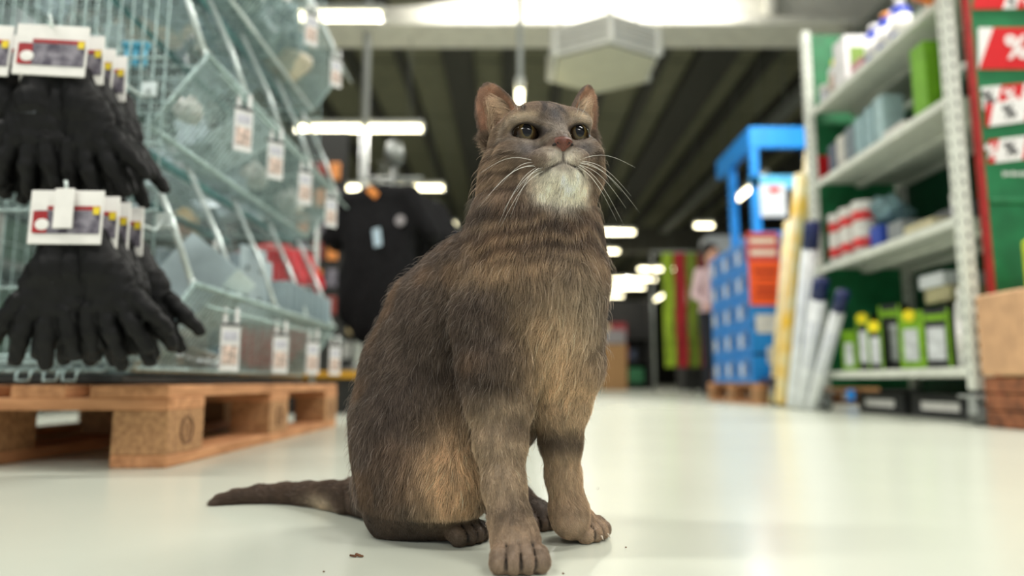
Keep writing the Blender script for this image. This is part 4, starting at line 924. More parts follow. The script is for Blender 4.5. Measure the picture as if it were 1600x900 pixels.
# head
ell(H(0, -.006, .008), (.0490, .052, .0420), HM, .012)
for s_ in (-1, 1):
    ell(H(s_*.031, .000, -.020), (.0265, .036, .0270), HM, .014)
    ell(H(s_*.022, .028, .020), (.020, .018, .013), HM, .010)        # brow
    ell(H(s_*.030, .028, -.010), (.018, .016, .016), HM, .010)       # under the eye
    ell(H(s_*.0125, .0500, -.0225), (.0150, .0115, .0100), HM, .005)   # whisker pads
cone(H(0, .030, .016), H(0, .0540, -.0080), .0185, .0100, .008)
cone(H(0, .054, -.009), H(0, .0575, -.0110), .0095, .0080, .004)
ell(H(0, .0425, -.0370), (.0165, .0165, .0120), HM, .004)             # chin
ell(H(0, .0200, -.0480), (.0290, .0300, .0170), HM, .010)             # throat
ell(H(0, .018, -.036), (.034, .038, .024), HM, .014)
for s_ in (-1, 1):
    cone(H(0, .0630, -.0270), H(s_*.010, .0575, -.0305), .0016, .0018, .0015, 's')
    cone(H(s_*.010, .0575, -.0305), H(s_*.021, .0440, -.0375), .0018, .0012, .0015, 's')
EYES = []
EG = 0.0125
for s_ in (-1, 1):
    e = H(s_*.0248, .0308, .0070)
    ell(e+HF*.0100+HR*s_*.0025, (.0142, .013, .0068), HM @ Matrix.Rotation(-s_*.22, 3, 'Y'), .002, 's')
    EYES.append((e, s_))
EARS = []
def ear(tip, base, hw, yawoff, cup):
    z = (tip-base); L = z.length; z.normalize()
    N = Matrix.Rotation(yawoff, 3, 'Z') @ HF; N = (N-z*N.dot(z)).normalized(); x = N.cross(z).normalized()
    prims.append(('r', (np.array(base), np.array(x), np.array(N), np.array(z), L, hw, cup), .006, 'u')); EARS.append((base, x, N, z, L, hw))
ear(C(757, 128, .700), C(786, 203, .702), .0235, math.radians(-30), .015)
ear(C(920, 131, .712), C(906, 200, .712), .0235, math.radians(38), .015)

h = .0018
lo = np.array([-.40, .50, -.004]); hi = np.array([.13, .93, .47])
n = np.ceil((hi-lo)/h).astype(int)
D = np.full(n, .05, np.float32)
def evalprim(ty, dt, X):
    if ty == 'c':
        a, b, ra, rb = dt; ab = b-a; L2 = ab@ab; t = np.clip(((X-a)@ab)/L2, 0, 1)
        q = X-a-t[..., None]*ab; return np.sqrt((q*q).sum(-1))-(ra+(rb-ra)*t)
    if ty == 'e':
        c, r, R = dt; q = (X-c)@R; k0 = np.sqrt(((q/r)**2).sum(-1)); k1 = np.sqrt(((q/(r*r))**2).sum(-1))
        return k0*(k0-1)/np.maximum(k1, 1e-6)
    b, x, N, z, L, hw, cup = dt
    q = X-b; qx = q@x; qn = q@N; hh = q@z; t = np.clip(hh/L, -.3, 1.0)
    w = hw*np.clip(1.0-np.clip(t, 0, 1)**2, 0, 1)**.62
    w = np.maximum(w, .0005); f = -cup*(1-t*.75)*(1-np.clip((qx/w)**2, 0, 1.5))+.004
    th = .0022+.001*np.clip(1-t, 0, 1)
    return np.maximum(np.maximum(np.abs(qn-f)-th, (np.abs(qx)-w)*.8), np.maximum(hh-L, -hh-.012))
def bb(ty, dt):
    if ty == 'c': a, b, ra, rb = dt; r = max(ra, rb); return np.minimum(a, b)-r, np.maximum(a, b)+r
    if ty == 'e': c, r, R = dt; m = max(r); return c-m, c+m
    b = dt[0]; return b-.06, b+.06
for ty, dt, k, op in prims:
    l, u = bb(ty, dt); i0 = np.clip(((l-.028-lo)/h).astype(int), 0, n); i1 = np.clip(((u+.028-lo)/h).astype(int)+1, 0, n)
    if (i1 <= i0).any(): continue
    gx, gy, gz = [lo[j]+h*np.arange(i0[j], i1[j], dtype=np.float32) for j in range(3)]
    X = np.stack(np.meshgrid(gx, gy, gz, indexing='ij'), -1).astype(np.float32)
    d = evalprim(ty, dt, X).astype(np.float32); sl = tuple(slice(i0[j], i1[j]) for j in range(3)); o = D[sl]
    if op == 'u':
        hh = np.maximum(k-np.abs(o-d), 0)/k; D[sl] = np.minimum(o, d)-hh*hh*k*.25
    else:
        d = -d; hh = np.maximum(k-np.abs(o-d), 0)/k; D[sl] = np.maximum(o, d)+hh*hh*k*.25
# flatten on the floor
zz = (lo[2]+h*np.arange(n[2])).astype(np.float32); D = np.maximum(D, (.0006-zz)[None, None, :])
V, F = surface_nets(D, lo, h)
del D
def cnormals(V, F):
    a = V[F[:, 2]]-V[F[:, 0]]; b = V[F[:, 3]]-V[F[:, 1]]; fn = np.cross(a, b); N = np.zeros_like(V)
    for i in range(4): np.add.at(N, F[:, i], fn)
    return N/np.maximum(np.linalg.norm(N, axis=1, keepdims=True), 1e-12), fn
for it in range(2):      # light smoothing
    A = np.zeros_like(V); cn = np.zeros(len(V))
    for i in range(4):
        np.add.at(A, F[:, i], V[F[:, (i+1) % 4]]); np.add.at(cn, F[:, i], 1)
        np.add.at(A, F[:, i], V[F[:, (i-1) % 4]]); np.add.at(cn, F[:, i], 1)
    V = V*.5+.5*A/cn[:, None]
em0 = np.zeros(len(V), bool)
for base, x, Nn, z, L, hw in EARS:
    q = V-np.array(base); em0 |= ((q@np.array(z))/L > .12) & (np.linalg.norm(q, axis=1) < L*1.3)
for it in range(6):
    A = np.zeros_like(V); cn = np.zeros(len(V)); Fe = F[em0[F].any(1)]
    for i in range(4):
        for j in (1, -1): np.add.at(A, Fe[:, i], V[Fe[:, (i+j) % 4]]); np.add.at(cn, Fe[:, i], 1)
    V[em0] = V[em0]*.4+.6*(A[em0]/cn[em0][:, None])
NV, FN = cnormals(V, F)
cen = V.mean(0)
if (FN*(V[F[:, 0]]-cen)).sum() < 0: F = F[:, ::-1].copy(); NV = -NV; FN = -FN
# drop loose fragments is not needed: the field is one body

def srgb(*c): return np.array(lin(c))
def Cn(px, py, d): return np.array(C(px, py, d))
def headloc(P):
    q = P-np.array(HC); return np.stack([q@np.array(HR), q@np.array(HF), q@np.array(HU)], 1)
def gs(P, c, r):
    q = (P-np.array(c))/np.array(r); return np.exp(-(q*q).sum(1))
def ss(a, b, x): t = np.clip((x-a)/(b-a), 0, 1); return t*t*(3-2*t)
def segd(P):
    m = np.full(len(P), 1.)
    for a, b in CREASE:
        a = np.array(a); b = np.array(b); ab = b-a; t = np.clip(((P-a)@ab)/(ab@ab), 0, 1); m = np.minimum(m, np.linalg.norm(P-a-t[:, None]*ab, axis=1))
    return m
def legw(P, pts, r):
    """soft mask along a polyline"""
    m = np.full(len(P), 1e9)
    for a, b in zip(pts[:-1], pts[1:]):
        a = np.array(a); b = np.array(b); ab = b-a; t = np.clip(((P-a)@ab)/(ab@ab), 0, 1); m = np.minimum(m, np.linalg.norm(P-a-t[:, None]*ab, axis=1))
    return 1-ss(r*.7, r*1.3, m)
def earmask(P):
    out = np.zeros(len(P)); inn = np.zeros(len(P))
    for base, x, Nn, z, L, hw in EARS:
        q = P-np.array(base); t = (q@np.array(z))/L; r = np.linalg.norm(q-np.outer(q@np.array(z), np.array(z)), axis=1)
        m = ss(-.02, .10, t)*(1-ss(hw*1.3, hw*1.6, r))
        out = np.maximum(out, m)
    return out
def earin(P, N):
    m = np.zeros(len(P))
    for base, x, Nn, z, L, hw in EARS:
        q = P-np.array(base); t = (q@np.array(z))/L; r = np.linalg.norm(q, axis=1)
        w = hw*np.clip(1.02-np.clip(t, 0, 1)**2, 0.02, 1)**.62; ex = 1-ss(.78, 1.0, np.abs(q@np.array(x))/w)
        m = np.maximum(m, ss(.1, .4, N@np.array(Nn))*ss(.0, .12, t-0*r)*(r < L*1.25)*(np.abs(q@np.array(Nn)) < .02)*ex*(1-ss(.86, .98, t)))
    return m
def colour(P, N):
    n1 = noise3(P*60, 1); n2 = noise3(P*22, 2); n3 = noise3(P*160, 3); hl = headloc(P)
    base = srgb(103, 90, 81)[None]*np.ones((len(P), 1))
    c = base*(0.80+.36*n2+.18*(n1-.5))[:, None]
    def mixc(c, col, w): return c*(1-w[:, None])+col[None]*w[:, None]
    dark = srgb(72, 60, 52); tan = srgb(220, 191, 156); lt = srgb(224, 206, 180); white = srgb(244, 238, 222); grey = srgb(150, 140, 134); rust = srgb(146, 116, 90)
    c = mixc(c, rust, .35*ss(.45, .75, noise3(P*35, 9)))
    # mottled darker bars over shoulder, flank and neck
    ph = P[:, 2]*210+P[:, 0]*90+4*noise3(P*30, 5); st = ss(.35, .95, np.sin(ph))
    wm = np.clip(gs(P, Cn(800, 560, .64), (.05, .06, .11))+.6*gs(P, Cn(830, 375, .64), (.08, .08, .035)), 0, 1)
    c = mixc(c, dark, .75*st*wm)
    c = mixc(c, dark, .95*gs(P, Cn(727, 555, .68), (.013, .05, .055)))  # shadow of the shoulder crease, painted into the fur colour
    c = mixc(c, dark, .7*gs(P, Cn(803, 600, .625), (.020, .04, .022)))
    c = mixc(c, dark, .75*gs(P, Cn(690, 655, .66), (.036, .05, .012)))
    # belly and inner thigh
    c = mixc(c, tan, np.clip(1.25*gs(P, Cn(705, 735, .655), (.028, .040, .045)), 0, 1))
    c = mixc(c, tan, .9*gs(P, Cn(870, 570, .63), (.030, .035, .055)))
    c = mixc(c, lt, .35*gs(P, Cn(900, 480, .62), (.028, .05, .05)))
    c = mixc(c, tan, .30*gs(P, Cn(850, 500, .62), (.03, .04, .03)))
    c = mixc(c, tan, .6*gs(P, Cn(905, 610, .65), (.018, .04, .03)))
    c = mixc(c, dark, .5*(1-ss(.015, .035, P[:, 2]))*(P[:, 0] < -.015)*(P[:, 0] > -.14))  # shade under the belly and on the hind foot, painted in
    c = mixc(c, tan, .45*gs(P, Cn(800, 420, .64), (.06, .05, .015)))
    c = mixc(c, rust, .5*gs(P, Cn(800, 370, .64), (.05, .05, .015)))
    nk = gs(P, Cn(850, 370, .64), (.07, .06, .034)); wv = np.sin((P[:, 2]+.25*(P[:, 0]-.03)**2*8)*300+9*noise3(P*24, 17)+4*noise3(P*60, 19)); c = mixc(c, dark, .62*nk*ss(.1, .9, wv)); c = mixc(c, tan, .42*nk*ss(.2, .95, -wv))
    c = mixc(c, dark, .85*gs(P, Cn(862, 326, .645), (.034, .04, .006)))  # shaded crease below the chin, painted as a dark band
    # legs
    lg = legw(P, [C(785, 640, .64), C(806, 880, .57)], .032); c = mixc(c, srgb(190, 168, 142), .78*lg)
    rg = legw(P, [C(885, 600, .67), C(884, 790, .67), C(930, 840, .655)], .032); c = mixc(c, srgb(206, 180, 150), .8*rg)
    zb = P[:, 2]; c = mixc(c, dark, .5*lg*ss(.45, .7, noise3(P*np.array([30, 30, 75.]), 15)))
    c = mixc(c, dark, .85*rg*gs(P, Cn(870, 690, .66), (.06, .06, .013)))
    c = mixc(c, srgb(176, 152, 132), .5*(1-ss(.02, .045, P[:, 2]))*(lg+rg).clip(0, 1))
    # tail
    tl = legw(P, TAIL, .03)*(P[:, 0] < TAIL[1].x+.01)
    c = mixc(c, srgb(98, 80, 68), .8*tl); c = mixc(c, lt, .8*gs(P, TAIL[2]+Vector((0, -.012, -.008)), (.035, .02, .010)))
    # head
    hm = 1-ss(.064, .080, np.linalg.norm((hl-np.array([0, .012, -.006]))*np.array([1, 1, 1]), axis=1))
    hd = mixc(c, srgb(150, 129, 110), np.full(len(P), .75))
    r, f, u = hl[:, 0], hl[:, 1], hl[:, 2]; ar = np.abs(r)
    st2 = ss(.45, .9, np.sin(ar*330+u*120+2.5*n2)); fore = ss(.012, .024, u)*(1-ss(.024, .04, ar))*ss(-.01, .02, f)
    hd = mixc(hd, srgb(84, 72, 66), .95*st2*fore)
    hd = mixc(hd, srgb(110, 112, 118), .75*np.exp(-(r/.008)**2-((u-.020)/.012)**2)*(f > .01))
    hd = mixc(hd, srgb(148, 144, 146), .75*np.exp(-((ar-.026)/.013)**2-((u+.010)/.008)**2)*(f > .01))   # grey below the eyes
    hd = mixc(hd, srgb(186, 176, 168), .7*np.exp(-(r/.009)**2-((u-.002)/.009)**2)*(f > .03))
    hd = mixc(hd, lt, .75*np.exp(-((ar-.027)/.013)**2-((u-.0205)/.0038)**2)*(f > .01))               # pale brow line
    stc = ss(.4, .9, np.sin(u*420-ar*160+3*n2))*ss(.028, .04, ar)*(1-ss(.0, .01, u)); hd = mixc(hd, srgb(92, 76, 64), .85*stc)
    mz = np.exp(-(np.maximum(ar-.006, 0)/.010)**2)*ss(.040, .050, f)*(1-ss(-.018, -.010, u)); hd = mixc(hd, srgb(234, 226, 212), .85*mz); mz = np.exp(-(np.maximum(ar-.014, 0)/.009)**2)*ss(.040, .050, f)*(1-ss(-.018, -.010, u))
    dots = ss(.55, .70, noise3(P*330, 12))*mz*ss(.006, .010, ar); hd = mixc(hd, srgb(120, 100, 90), .6*dots)
    ch = np.exp(-(r/.026)**4)*(1-ss(-.036, -.031, u))*ss(-.005, .012, f)*ss(-.068, -.058, u); hd = mixc(hd, white, np.clip(ch*1.05, 0, 1))
    nz_ = np.exp(-((np.sqrt((ar/.0095)**2+((u+.0120)/.0080)**2))**4))*(f > .05); hd = mixc(hd, srgb(92, 58, 48), np.clip(1.2*nz_, 0, 1))
    # mouth line
    ml = np.exp(-((u-(-.0268-ar*.40-ar*ar*4))/.0016)**2)*(ar < .021)*ss(.030, .040, f); ml = np.maximum(ml, np.exp(-(r/.0012)**2)*(u < -.016)*(u > -.028)*(f > .045))
    hd = mixc(hd, srgb(70, 55, 50), .85*np.clip(ml, 0, 1)); hd = mixc(hd, srgb(130, 118, 110), .6*np.exp(-(r/.008)**2-((u+.034)/.004)**2)*(f > .04))
    for e, s_ in EYES:
        q = headloc(P)-headloc(np.array(e)[None])[0]; qa = q[:, 0]*math.cos(.22)+s_*q[:, 2]*math.sin(.22); qb = q[:, 2]*math.cos(.22)-s_*q[:, 0]*math.sin(.22); ang = qa/.0140; el = qb/.0070
        rr = np.sqrt(ang**2+el**2); m = (1-ss(1.0, 1.22, rr))*(f > .015); hd = mixc(hd, srgb(50, 40, 36), .95*m)
        m = np.exp(-((rr-1.6)/.28)**2)*(f > .015); hd = mixc(hd, srgb(190, 178, 166), .45*m)
        tear = np.exp(-((q[:, 0]+s_*.0155)/.0045)**2-((q[:, 2]+.0045)/.0022)**2)*(f > .02); hd = mixc(hd, srgb(50, 42, 40), .6*tear)
        ol = np.exp(-((q[:, 0]-s_*.019)/.006)**2-((q[:, 2]+.003+.35*(s_*q[:, 0]-.019))/.0016)**2); hd = mixc(hd, srgb(80, 68, 60), .6*ol)
    hd = hd*(.78+.44*noise3(P*np.array([110., 110., 110.]), 51))[:, None]
    c = c*(1-hm[:, None])+hd*hm[:, None]
    ei = earin(P, N); c = mixc(c, srgb(206, 160, 134), .7*ei)
    em = earmask(P)*(1-ei); c = mixc(c, srgb(126, 108, 96), .5*em)
    n4 = noise3(P*np.array([240., 240., 95.]), 41)
    c = c*(.72+.56*n4)[:, None]*(.92+.16*n3)[:, None]
    lowm = P[:, 2] < .04
    if lowm.any():
        cd = np.full(len(P), 1.); cd[lowm] = segd(P[lowm]); c = mixc(c, srgb(34, 27, 24), .9*(1-ss(.0009, .0026, cd)))  # shade in the clefts between toes, put into the colour
    return np.clip(c, .004, .95), hm, ei
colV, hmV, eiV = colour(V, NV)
me = bpy.data.meshes.new('body'); me.vertices.add(len(V)); me.vertices.foreach_set('co', V.astype(np.float32).ravel())
me.loops.add(F.size); me.loops.foreach_set('vertex_index', F.astype(np.int32).ravel())
me.polygons.add(len(F)); me.polygons.foreach_set('loop_start', np.arange(0, F.size, 4, dtype=np.int32)); me.polygons.foreach_set('use_smooth', np.ones(len(F), bool))
me.update(calc_edges=True); me.validate()
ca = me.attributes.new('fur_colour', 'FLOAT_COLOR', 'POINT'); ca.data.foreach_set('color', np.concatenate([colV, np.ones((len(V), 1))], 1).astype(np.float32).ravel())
def furmat(name, hair):
    m = bpy.data.materials.new(name); m.use_nodes = True; N = m.node_tree.nodes; L = m.node_tree.links; b = N['Principled BSDF']; out = N['Material Output']
    at = N.new('ShaderNodeAttribute'); at.attribute_name = 'fur_colour'
    hs = N.new('ShaderNodeMix'); hs.data_type = 'RGBA'; hs.blend_type = 'MULTIPLY'; hs.inputs[0].default_value = 1
    L.new(at.outputs['Color'], hs.inputs[6]); b.inputs['Roughness'].default_value = .55; b.inputs['Specular IOR Level'].default_value = .35
    if hair:
        hi_ = N.new('ShaderNodeHairInfo'); mr = N.new('ShaderNodeMapRange'); mr.inputs[3].default_value = .50; mr.inputs[4].default_value = 1.60
        L.new(hi_.outputs['Intercept'], mr.inputs[0]); L.new(mr.outputs[0], hs.inputs[7])
        tr = N.new('ShaderNodeBsdfTranslucent'); L.new(hs.outputs[2], tr.inputs['Color'])
        ms = N.new('ShaderNodeMixShader'); ms.inputs[0].default_value = .3
        L.new(b.outputs[0], ms.inputs[1]); L.new(tr.outputs[0], ms.inputs[2]); L.new(ms.outputs[0], out.inputs['Surface'])
    else:
        nz = N.new('ShaderNodeTexNoise'); nz.inputs['Scale'].default_value = 900; mr = N.new('ShaderNodeMapRange'); mr.inputs[3].default_value = .55; mr.inputs[4].default_value = .95
        L.new(nz.outputs[0], mr.inputs[0]); L.new(mr.outputs[0], hs.inputs[7])
        bp = N.new('ShaderNodeBump'); bp.inputs['Strength'].default_value = .3; bp.inputs['Distance'].default_value = .001; L.new(nz.outputs[0], bp.inputs['Height']); L.new(bp.outputs[0], b.inputs['Normal'])
    L.new(hs.outputs[2], b.inputs['Base Color']); return m
SKIN = furmat('cat_skin', False); FUR = furmat('cat_fur', True)
me.materials.append(SKIN)
cat_root = thing('cat', (-.03, .68, 0), 'grey-brown tabby cat with a white chin sitting upright on the pale floor, looking up', 'cat')
def under(o, root):
    o.parent = root; o.matrix_parent_inverse = Matrix.Translation(-root.location); return o
body = bpy.data.objects.new('body', me); COL.objects.link(body); under(body, cat_root)
# ---- fur strands
fa = .5*np.linalg.norm(FN, axis=1)
fc = V[F].mean(1)
def lenfield(P, N):
    hl = headloc(P); r = np.linalg.norm(hl, axis=1); L = np.full(len(P), .0100)
    L = np.maximum(L, .0100+.006*gs(P, Cn(880, 470, .63), (.05, .06, .08)))
    L = L+.004*gs(P, Cn(700, 760, .66), (.04, .04, .03))
    low = 1-ss(.05, .13, P[:, 2]); leg = np.maximum(legw(P, [C(789, 650, .63), C(806, 880, .57)], .030), legw(P, [C(880, 610, .67), C(884, 790, .67), C(930, 840, .655)], .030))
    L = L*(1-leg)+leg*(.0056)
    foot = (1-ss(.022, .040, P[:, 2])); L = L*(1-foot)+.0026*foot; lowm = P[:, 2] < .04; cd = np.full(len(P), 1.); cd[lowm] = segd(P[lowm]); L = L*(.25+.75*ss(.0008, .0026, cd))
    tl = legw(P, TAIL, .03)*(P[:, 0] < TAIL[1].x); L = L*(1-tl)+.006*tl
    hm = 1-ss(.064, .082, np.linalg.norm(hl-np.array([0, .012, -.006]), axis=1)); f = hl[:, 1]; ar = np.abs(hl[:, 0])
    face = .0082-.0048*ss(-.01, .035, f)+.006*ss(.035, .05, ar)*(1-ss(-.01, .015, hl[:, 2])); face = face+.0030*(1-ss(-.044, -.036, hl[:, 2]))*ss(0, .01, f)
    L = L*(1-hm)+face*hm
    em = earmask(P); L = L*(1-em)+.0024*em
    for e, s_ in EYES:
        q = hl-headloc(np.array(e)[None])[0]; qa = q[:, 0]*math.cos(.22)+s_*q[:, 2]*math.sin(.22); qb = q[:, 2]*math.cos(.22)-s_*q[:, 0]*math.sin(.22); rr = np.sqrt((qa/.0136)**2+(qb/.0066)**2); L = L*(1.0*ss(1.0, 1.5, rr)+(f < .012)*(1-ss(1.0, 1.5, rr)))
    nn = np.sqrt((hl[:, 0]/.0085)**2+((hl[:, 2]+.0125)/.0075)**2); L = L*np.where(f > .055, ss(.9, 1.3, nn), 1)
    return L
CTRL = []   # (point, radius, direction)
def ct(px, py, d, r, vx, vy, vz): CTRL.append((Cn(px, py, d), r, np.array([vx, vy, vz], float)/np.linalg.norm([vx, vy, vz])))
ct(640, 430, .72, .06, -.6, .2, -.75); ct(570, 520, .74, .06, -.35, .2, -.9); ct(560, 650, .72, .07, -.1, .1, -1); ct(600, 800, .70, .05, .1, 0, -1)
ct(700, 500, .67, .05, -.5, .1, -.85); ct(650, 640, .67, .05, -.1, 0, -1); ct(700, 740, .655, .05, -.35, 0, -1); ct(760, 430, .65, .05, -.35, 0, -.95)
ct(850, 400, .63, .05, -.15, -.1, -1); ct(900, 480, .62, .05, .1, -.1, -1); ct(860, 560, .63, .05, -.1, -.1, -1); ct(780, 560, .63, .05, -.25, -.05, -1)
ct(730, 350, .68, .05, -.4, .2, -.9); ct(930, 380, .68, .04, .25, .1, -.95); ct(790, 700, .62, .05, .05, -.05, -1); ct(800, 850, .57, .04, .05, -.5, -.6); ct(880, 720, .66, .05, .1, 0, -1); ct(920, 835, .65, .035, .8, -.4, -.4)
ct(735, 840, .66, .03, .7, -.5, -.4); ct(930, 300, .70, .04, .4, .3, -.85)
def combfield(P, N):
    A = np.zeros((len(P), 3)); W = np.full(len(P), 1e-6)
    for c, r, v in CTRL:
        w = np.exp(-((P-c)**2).sum(1)/(r*r)); A += w[:, None]*v; W += w
    A += 1e-4*np.array([0, 0, -1]); A /= np.linalg.norm(A, axis=1, keepdims=True)
    tl = legw(P, TAIL, .03)*(P[:, 0] < TAIL[1].x+.015); A = A*(1-tl[:, None])+np.array([-1., .1, -.05])*tl[:, None]
    hl = headloc(P); hm = 1-ss(.062, .080, np.linalg.norm(hl, axis=1)); nose = np.array(H(0, .075, -.004)); R = P-nose
    R /= np.linalg.norm(R, axis=1, keepdims=True); R = R+.35*np.array([0, 0, -1])*(1-ss(-.03, .0, hl[:, 2]))[:, None]
    A = A*(1-hm[:, None])+R*hm[:, None]
    em = earmask(P)
    for base, x, Nn, z, L, hw in EARS:
        q = P-np.array(base); near = np.exp(-(q*q).sum(1)/(.04**2)); A = A+(em*near)[:, None]*2*(np.array(z)+.3*np.array(x)*np.sign(q@np.array(x))[:, None])
    # swirl with noise for tufts
    nv = np.stack([noise3(P*45, 21+i)-.5 for i in range(3)], 1)+.9*np.stack([noise3(P*130, 31+i)-.5 for i in range(3)], 1)
    return A+.75*nv*(1-.6*hm)[:, None]
rng = np.random.default_rng(5)
def strands(ns, dens, fac_len=1., lift=.42, rad=.00019, seed=0, keep=None):
    w = fa*dens(fc); w /= w.sum(); fi = rng.choice(len(F), ns, p=w); a, b = rng.random((2, ns))
    Q = V[F[fi]]; P = (Q[:, 0]*(1-a[:, None])+Q[:, 1]*a[:, None])*(1-b[:, None])+(Q[:, 3]*(1-a[:, None])+Q[:, 2]*a[:, None])*b[:, None]
    QN = NV[F[fi]]; N = QN.mean(1); N /= np.linalg.norm(N, axis=1, keepdims=True)
    Ln = lenfield(P, N)*(.65+.6*rng.random(ns))*fac_len; ok = Ln > .0007
    if keep is not None: ok &= keep(P, N)
    P, N, Ln = P[ok], N[ok], Ln[ok]; T = combfield(P, N); T += .16*rng.normal(size=T.shape); T -= (T*N).sum(1)[:, None]*N; T /= np.maximum(np.linalg.norm(T, axis=1, keepdims=True), 1e-6)
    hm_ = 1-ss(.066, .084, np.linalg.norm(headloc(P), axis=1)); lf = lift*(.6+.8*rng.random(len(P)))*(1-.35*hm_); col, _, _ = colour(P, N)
    D0 = N*np.sin(lf*1.5)[:, None]+T*np.cos(lf*1.5)[:, None]; D1 = N*np.sin(lf*.75)[:, None]+T*np.cos(lf*.75)[:, None]; D2 = N*np.sin(lf*.2)[:, None]+T*np.cos(lf*.2)[:, None]
    D2[:, 2] -= .12; s = Ln[:, None]/3
    pts = np.stack([P-N*.0003, P+D0*s, P+(D0+D1)*s, P+(D0+D1+D2)*s], 1)
    pts[:, :, 2] = np.maximum(pts[:, :, 2], .0006)
    col = np.clip(col*(.74+.52*rng.random((len(P), 1))), 0, 1)
    rr = np.clip(Ln/.010, .45, 1)[:, None]*rad*np.array([1., .9, .65, .18])[None]
    return pts, rr, col
def nearcam(c):
    # denser where the photograph looks: coarse weight by region
    hl = headloc(c); return 1+2.2*(1-ss(.06, .09, np.linalg.norm(hl, axis=1)))+1.2*(1-ss(.02, .06, c[:, 2]))+.5*(c[:, 1] < .72)
S1 = strands(560000, nearcam, rad=.00013)
S2 = strands(6000, lambda c: np.ones(len(c)), 1.45, .75, .00011)       # stray guard hairs
S2 = (S2[0], S2[1], np.clip(S2[2]*1.5+.10, 0, .9))
pts = np.concatenate([S1[0], S2[0]]); rr = np.concatenate([S1[1], S2[1]]); cc = np.concatenate([S1[2], S2[2]])
# long wisps inside the ears
wp, wr, wc = [], [], []
for (base, x, Nn, z, L, hw), sg in zip(EARS, (1, -1)):
    base, x, Nn, z = map(np.array, (base, x, Nn, z))
    for i in range(900):
        t = rng.uniform(-.08, .50); e = sg*rng.choice([1, 1, 1, -.8])*1.0; w = hw*np.sqrt(1-max(t, 0))*(1-.3*max(t, 0))*rng.uniform(.45, .9)
        xd = -1 if False else 1
        p = base+z*t*L+x*w*e*(-1)+Nn*rng.uniform(-.004, .002); dr = z*rng.uniform(.5, 1)+x*e*rng.uniform(.3, .9)+Nn*rng.uniform(.0, .35); dr /= np.linalg.norm(dr); ln = rng.uniform(.010, .022)
        q = [p+dr*ln*k/3+Nn*.002*k*(3-k)/2+np.array([0, 0, -.0004])*k*k for k in range(4)]
        wp.append(q); wr.append(np.array([1., .8, .5, .2])*.00011); wc.append(srgb(228, 204, 178)*rng.uniform(.6, 1.05))
pts = np.concatenate([pts, np.array(wp)]); rr = np.concatenate([rr, np.array(wr)]); cc = np.concatenate([cc, np.clip(np.array(wc), 0, 1)])
hc = bpy.data.hair_curves.new('fur'); ns = len(pts); hc.add_curves([4]*ns)
hc.attributes['position'].data.foreach_set('vector', pts.astype(np.float32).ravel())
ra = hc.attributes.get('radius') or hc.attributes.new('radius', 'FLOAT', 'POINT'); ra.data.foreach_set('value', rr.astype(np.float32).ravel())
fcx = hc.attributes.new('fur_colour', 'FLOAT_COLOR', 'CURVE'); fcx.data.foreach_set('color', np.concatenate([cc, np.ones((ns, 1))], 1).astype(np.float32).ravel())
hc.materials.append(FUR)
fur = bpy.data.objects.new('fur', hc); COL.objects.link(fur); under(fur, cat_root); fur['kind'] = 'stuff'
# ---- eyes
def eye_mat():
    m = bpy.data.materials.new('cat_iris'); m.use_nodes = True; N = m.node_tree.nodes; L = m.node_tree.links; b = N['Principled BSDF']
    tc = N.new('ShaderNodeTexCoord'); sp = N.new('ShaderNodeSeparateXYZ'); L.new(tc.outputs['Object'], sp.inputs[0])
    # object -Y is the gaze; distance from the gaze axis drives pupil and iris
    mx = N.new('ShaderNodeMath'); mx.operation = 'MULTIPLY'; mx.inputs[1].default_value = 1.45; L.new(sp.outputs['X'], mx.inputs[0])
    cb = N.new('ShaderNodeCombineXYZ'); L.new(mx.outputs[0], cb.inputs[0]); L.new(sp.outputs['Z'], cb.inputs[2])
    ln_ = N.new('ShaderNodeVectorMath'); ln_.operation = 'LENGTH'; L.new(cb.outputs[0], ln_.inputs[0])
    rmp = N.new('ShaderNodeValToRGB'); dv = N.new('ShaderNodeMath'); dv.operation = 'MULTIPLY'; dv.inputs[1].default_value = 1/.0135; L.new(ln_.outputs['Value'], dv.inputs[0]); L.new(dv.outputs[0], rmp.inputs[0])
    e = rmp.color_ramp.elements; e[0].position = .46; e[0].color = (.004, .004, .005, 1); e[1].position = .52; e[1].color = (*lin((80, 66, 34)), 1)
    x = e.new(.75); x.color = (*lin((52, 38, 22)), 1); x = e.new(.98); x.color = (*lin((28, 20, 14)), 1)
    L.new(rmp.outputs[0], b.inputs['Base Color']); b.inputs['Roughness'].default_value = .10; b.inputs['Specular IOR Level'].default_value = .3; b.inputs['Coat Weight'].default_value = .15; b.inputs['Coat Roughness'].default_value = .02
    return m
EM = eye_mat()
for e, s_ in EYES:
    mb = MB(); mb.sphere((0, 0, 0), (.0131, .0131, .0131), 40)
    o = mb.build('eye', EM, None, True); gz = (HF+HU*.10+HR*(-.12 if s_ < 0 else .02)).normalized()
    yax = -gz; xax = yax.cross(Vector((0, 0, 1))).normalized(); zax = xax.cross(yax)
    o.matrix_world = Matrix.Translation(e)@Matrix((xax, yax, zax)).transposed().to_4x4()
    mw = o.matrix_world.copy(); o.parent = cat_root; o.matrix_parent_inverse = Matrix.Translation(-cat_root.location)
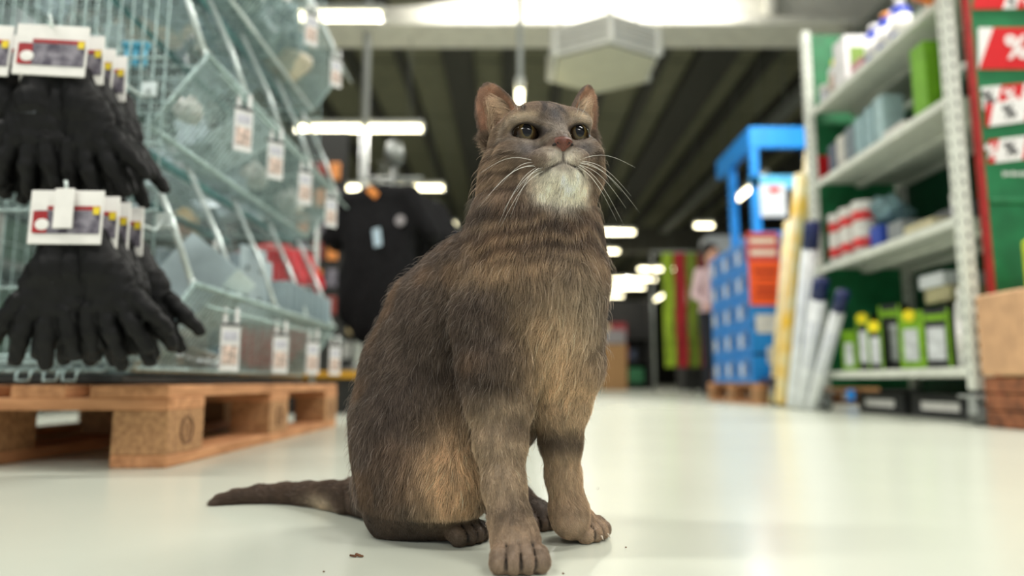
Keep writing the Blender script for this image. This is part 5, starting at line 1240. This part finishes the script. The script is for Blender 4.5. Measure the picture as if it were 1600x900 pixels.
# ---- nose leather: heart shaped with dark nostrils
nm = mat('nose_leather', (102, 54, 40), .5, var=.15, scale=900, bump=.3)
nd = mat('nostril_dark', (30, 20, 18), .7, var=.1)
mb = MB().use(nm); gr = 18; g = []
for i in range(gr+1):
    v = i/gr; row = []
    wd_ = .0086*(1-.78*max(0, (v-.42)/.58)**1.0) if v > .42 else .0086*(.80+.20*(v/.42))
    for j in range(gr+1):
        t = -1+2*j/gr; x = wd_*t; u = -.0055-.0135*v
        f = .0672-.0035*abs(t)**2.2*(1-.4*v)-.0045*max(0, v-.5)/.5-.0040*(max(0, .30-v)/.30)**2
        f -= .0030*math.exp(-((abs(t)-.60)/.20)**2-((v-.50)/.15)**2)
        row.append(H(x, f, u))
    g.append(row)
vs = [p for r_ in g for p in r_]
fs = []
for i in range(gr):
    for j in range(gr): a = i*(gr+1)+j; fs.append((a, a+1, a+gr+2, a+gr+1))
mb.add(vs, fs)
o = mb.build('nose', None, None, True); under(o, cat_root)
for s_ in (-1, 1):
    mb = MB(); mb.sphere(H(s_*.0066, .0618, -.0122), (.0038, .0027, .0014), 14, HM @ Matrix.Rotation(s_*.35, 3, 'Y')); under(mb.build('nostril', nd, None, True), cat_root)
# ---- claws
cm = mat('claw', (214, 200, 184), .35, var=.1)
for p, d, r in TOES[13:15]:
    mb = MB(); a = p+d*(r*.75)+Vector((0, 0, -.001)); mb.tube([a, a+d*.003+Vector((0, 0, -.0010)), a+d*.0045+Vector((0, 0, -.004))], [.0012, .0009, .0002], 6)
    under(mb.build('claw', cm, None, True), cat_root)
# ---- whiskers
wm_ = mat('whisker', (246, 244, 236), .35, var=.03, spec=.6)
WHS = [(830, 250, 748, 272), (832, 254, 782, 290), (834, 258, 750, 322), (838, 262, 779, 350), (842, 262, 797, 340), (846, 265, 786, 330), (850, 262, 808, 300), (836, 260, 768, 300), (848, 268, 781, 356),
       (905, 250, 993, 262), (908, 255, 1000, 333), (905, 258, 975, 352), (903, 260, 964, 346), (907, 254, 972, 300), (910, 252, 986, 306), (900, 262, 944, 306), (906, 258, 978, 325)]
for x0, y0, x1, y1 in WHS:
    left = x1 < x0; a = C(x0, y0, .628 if left else .632); b = C(x1, y1, .61 if left else .65); d = b-a; ln = d.length
    P_ = []
    for k in range(9):
        t = k/8; p = a+d*t+Vector((0, 0, 1))*ln*.16*math.sin(PI*t)*(1.0-.3*t); P_.append(p)
    mb = MB(); mb.tube(P_, [.00018*(1-.8*k/8) for k in range(9)], 5); under(mb.build('whisker', wm_, None, True), cat_root)
for k, (px, py, tx, ty) in enumerate([(812, 186, 800, 152), (818, 184, 812, 148), (905, 186, 918, 158), (900, 184, 905, 150)]):
    a = C(px, py, .655); b = C(tx, ty, .64); mb = MB(); mb.tube([a, (a+b)/2+HF*.004, b], [.00016, .00012, .00004], 4); under(mb.build('whisker', wm_, None, True), cat_root)
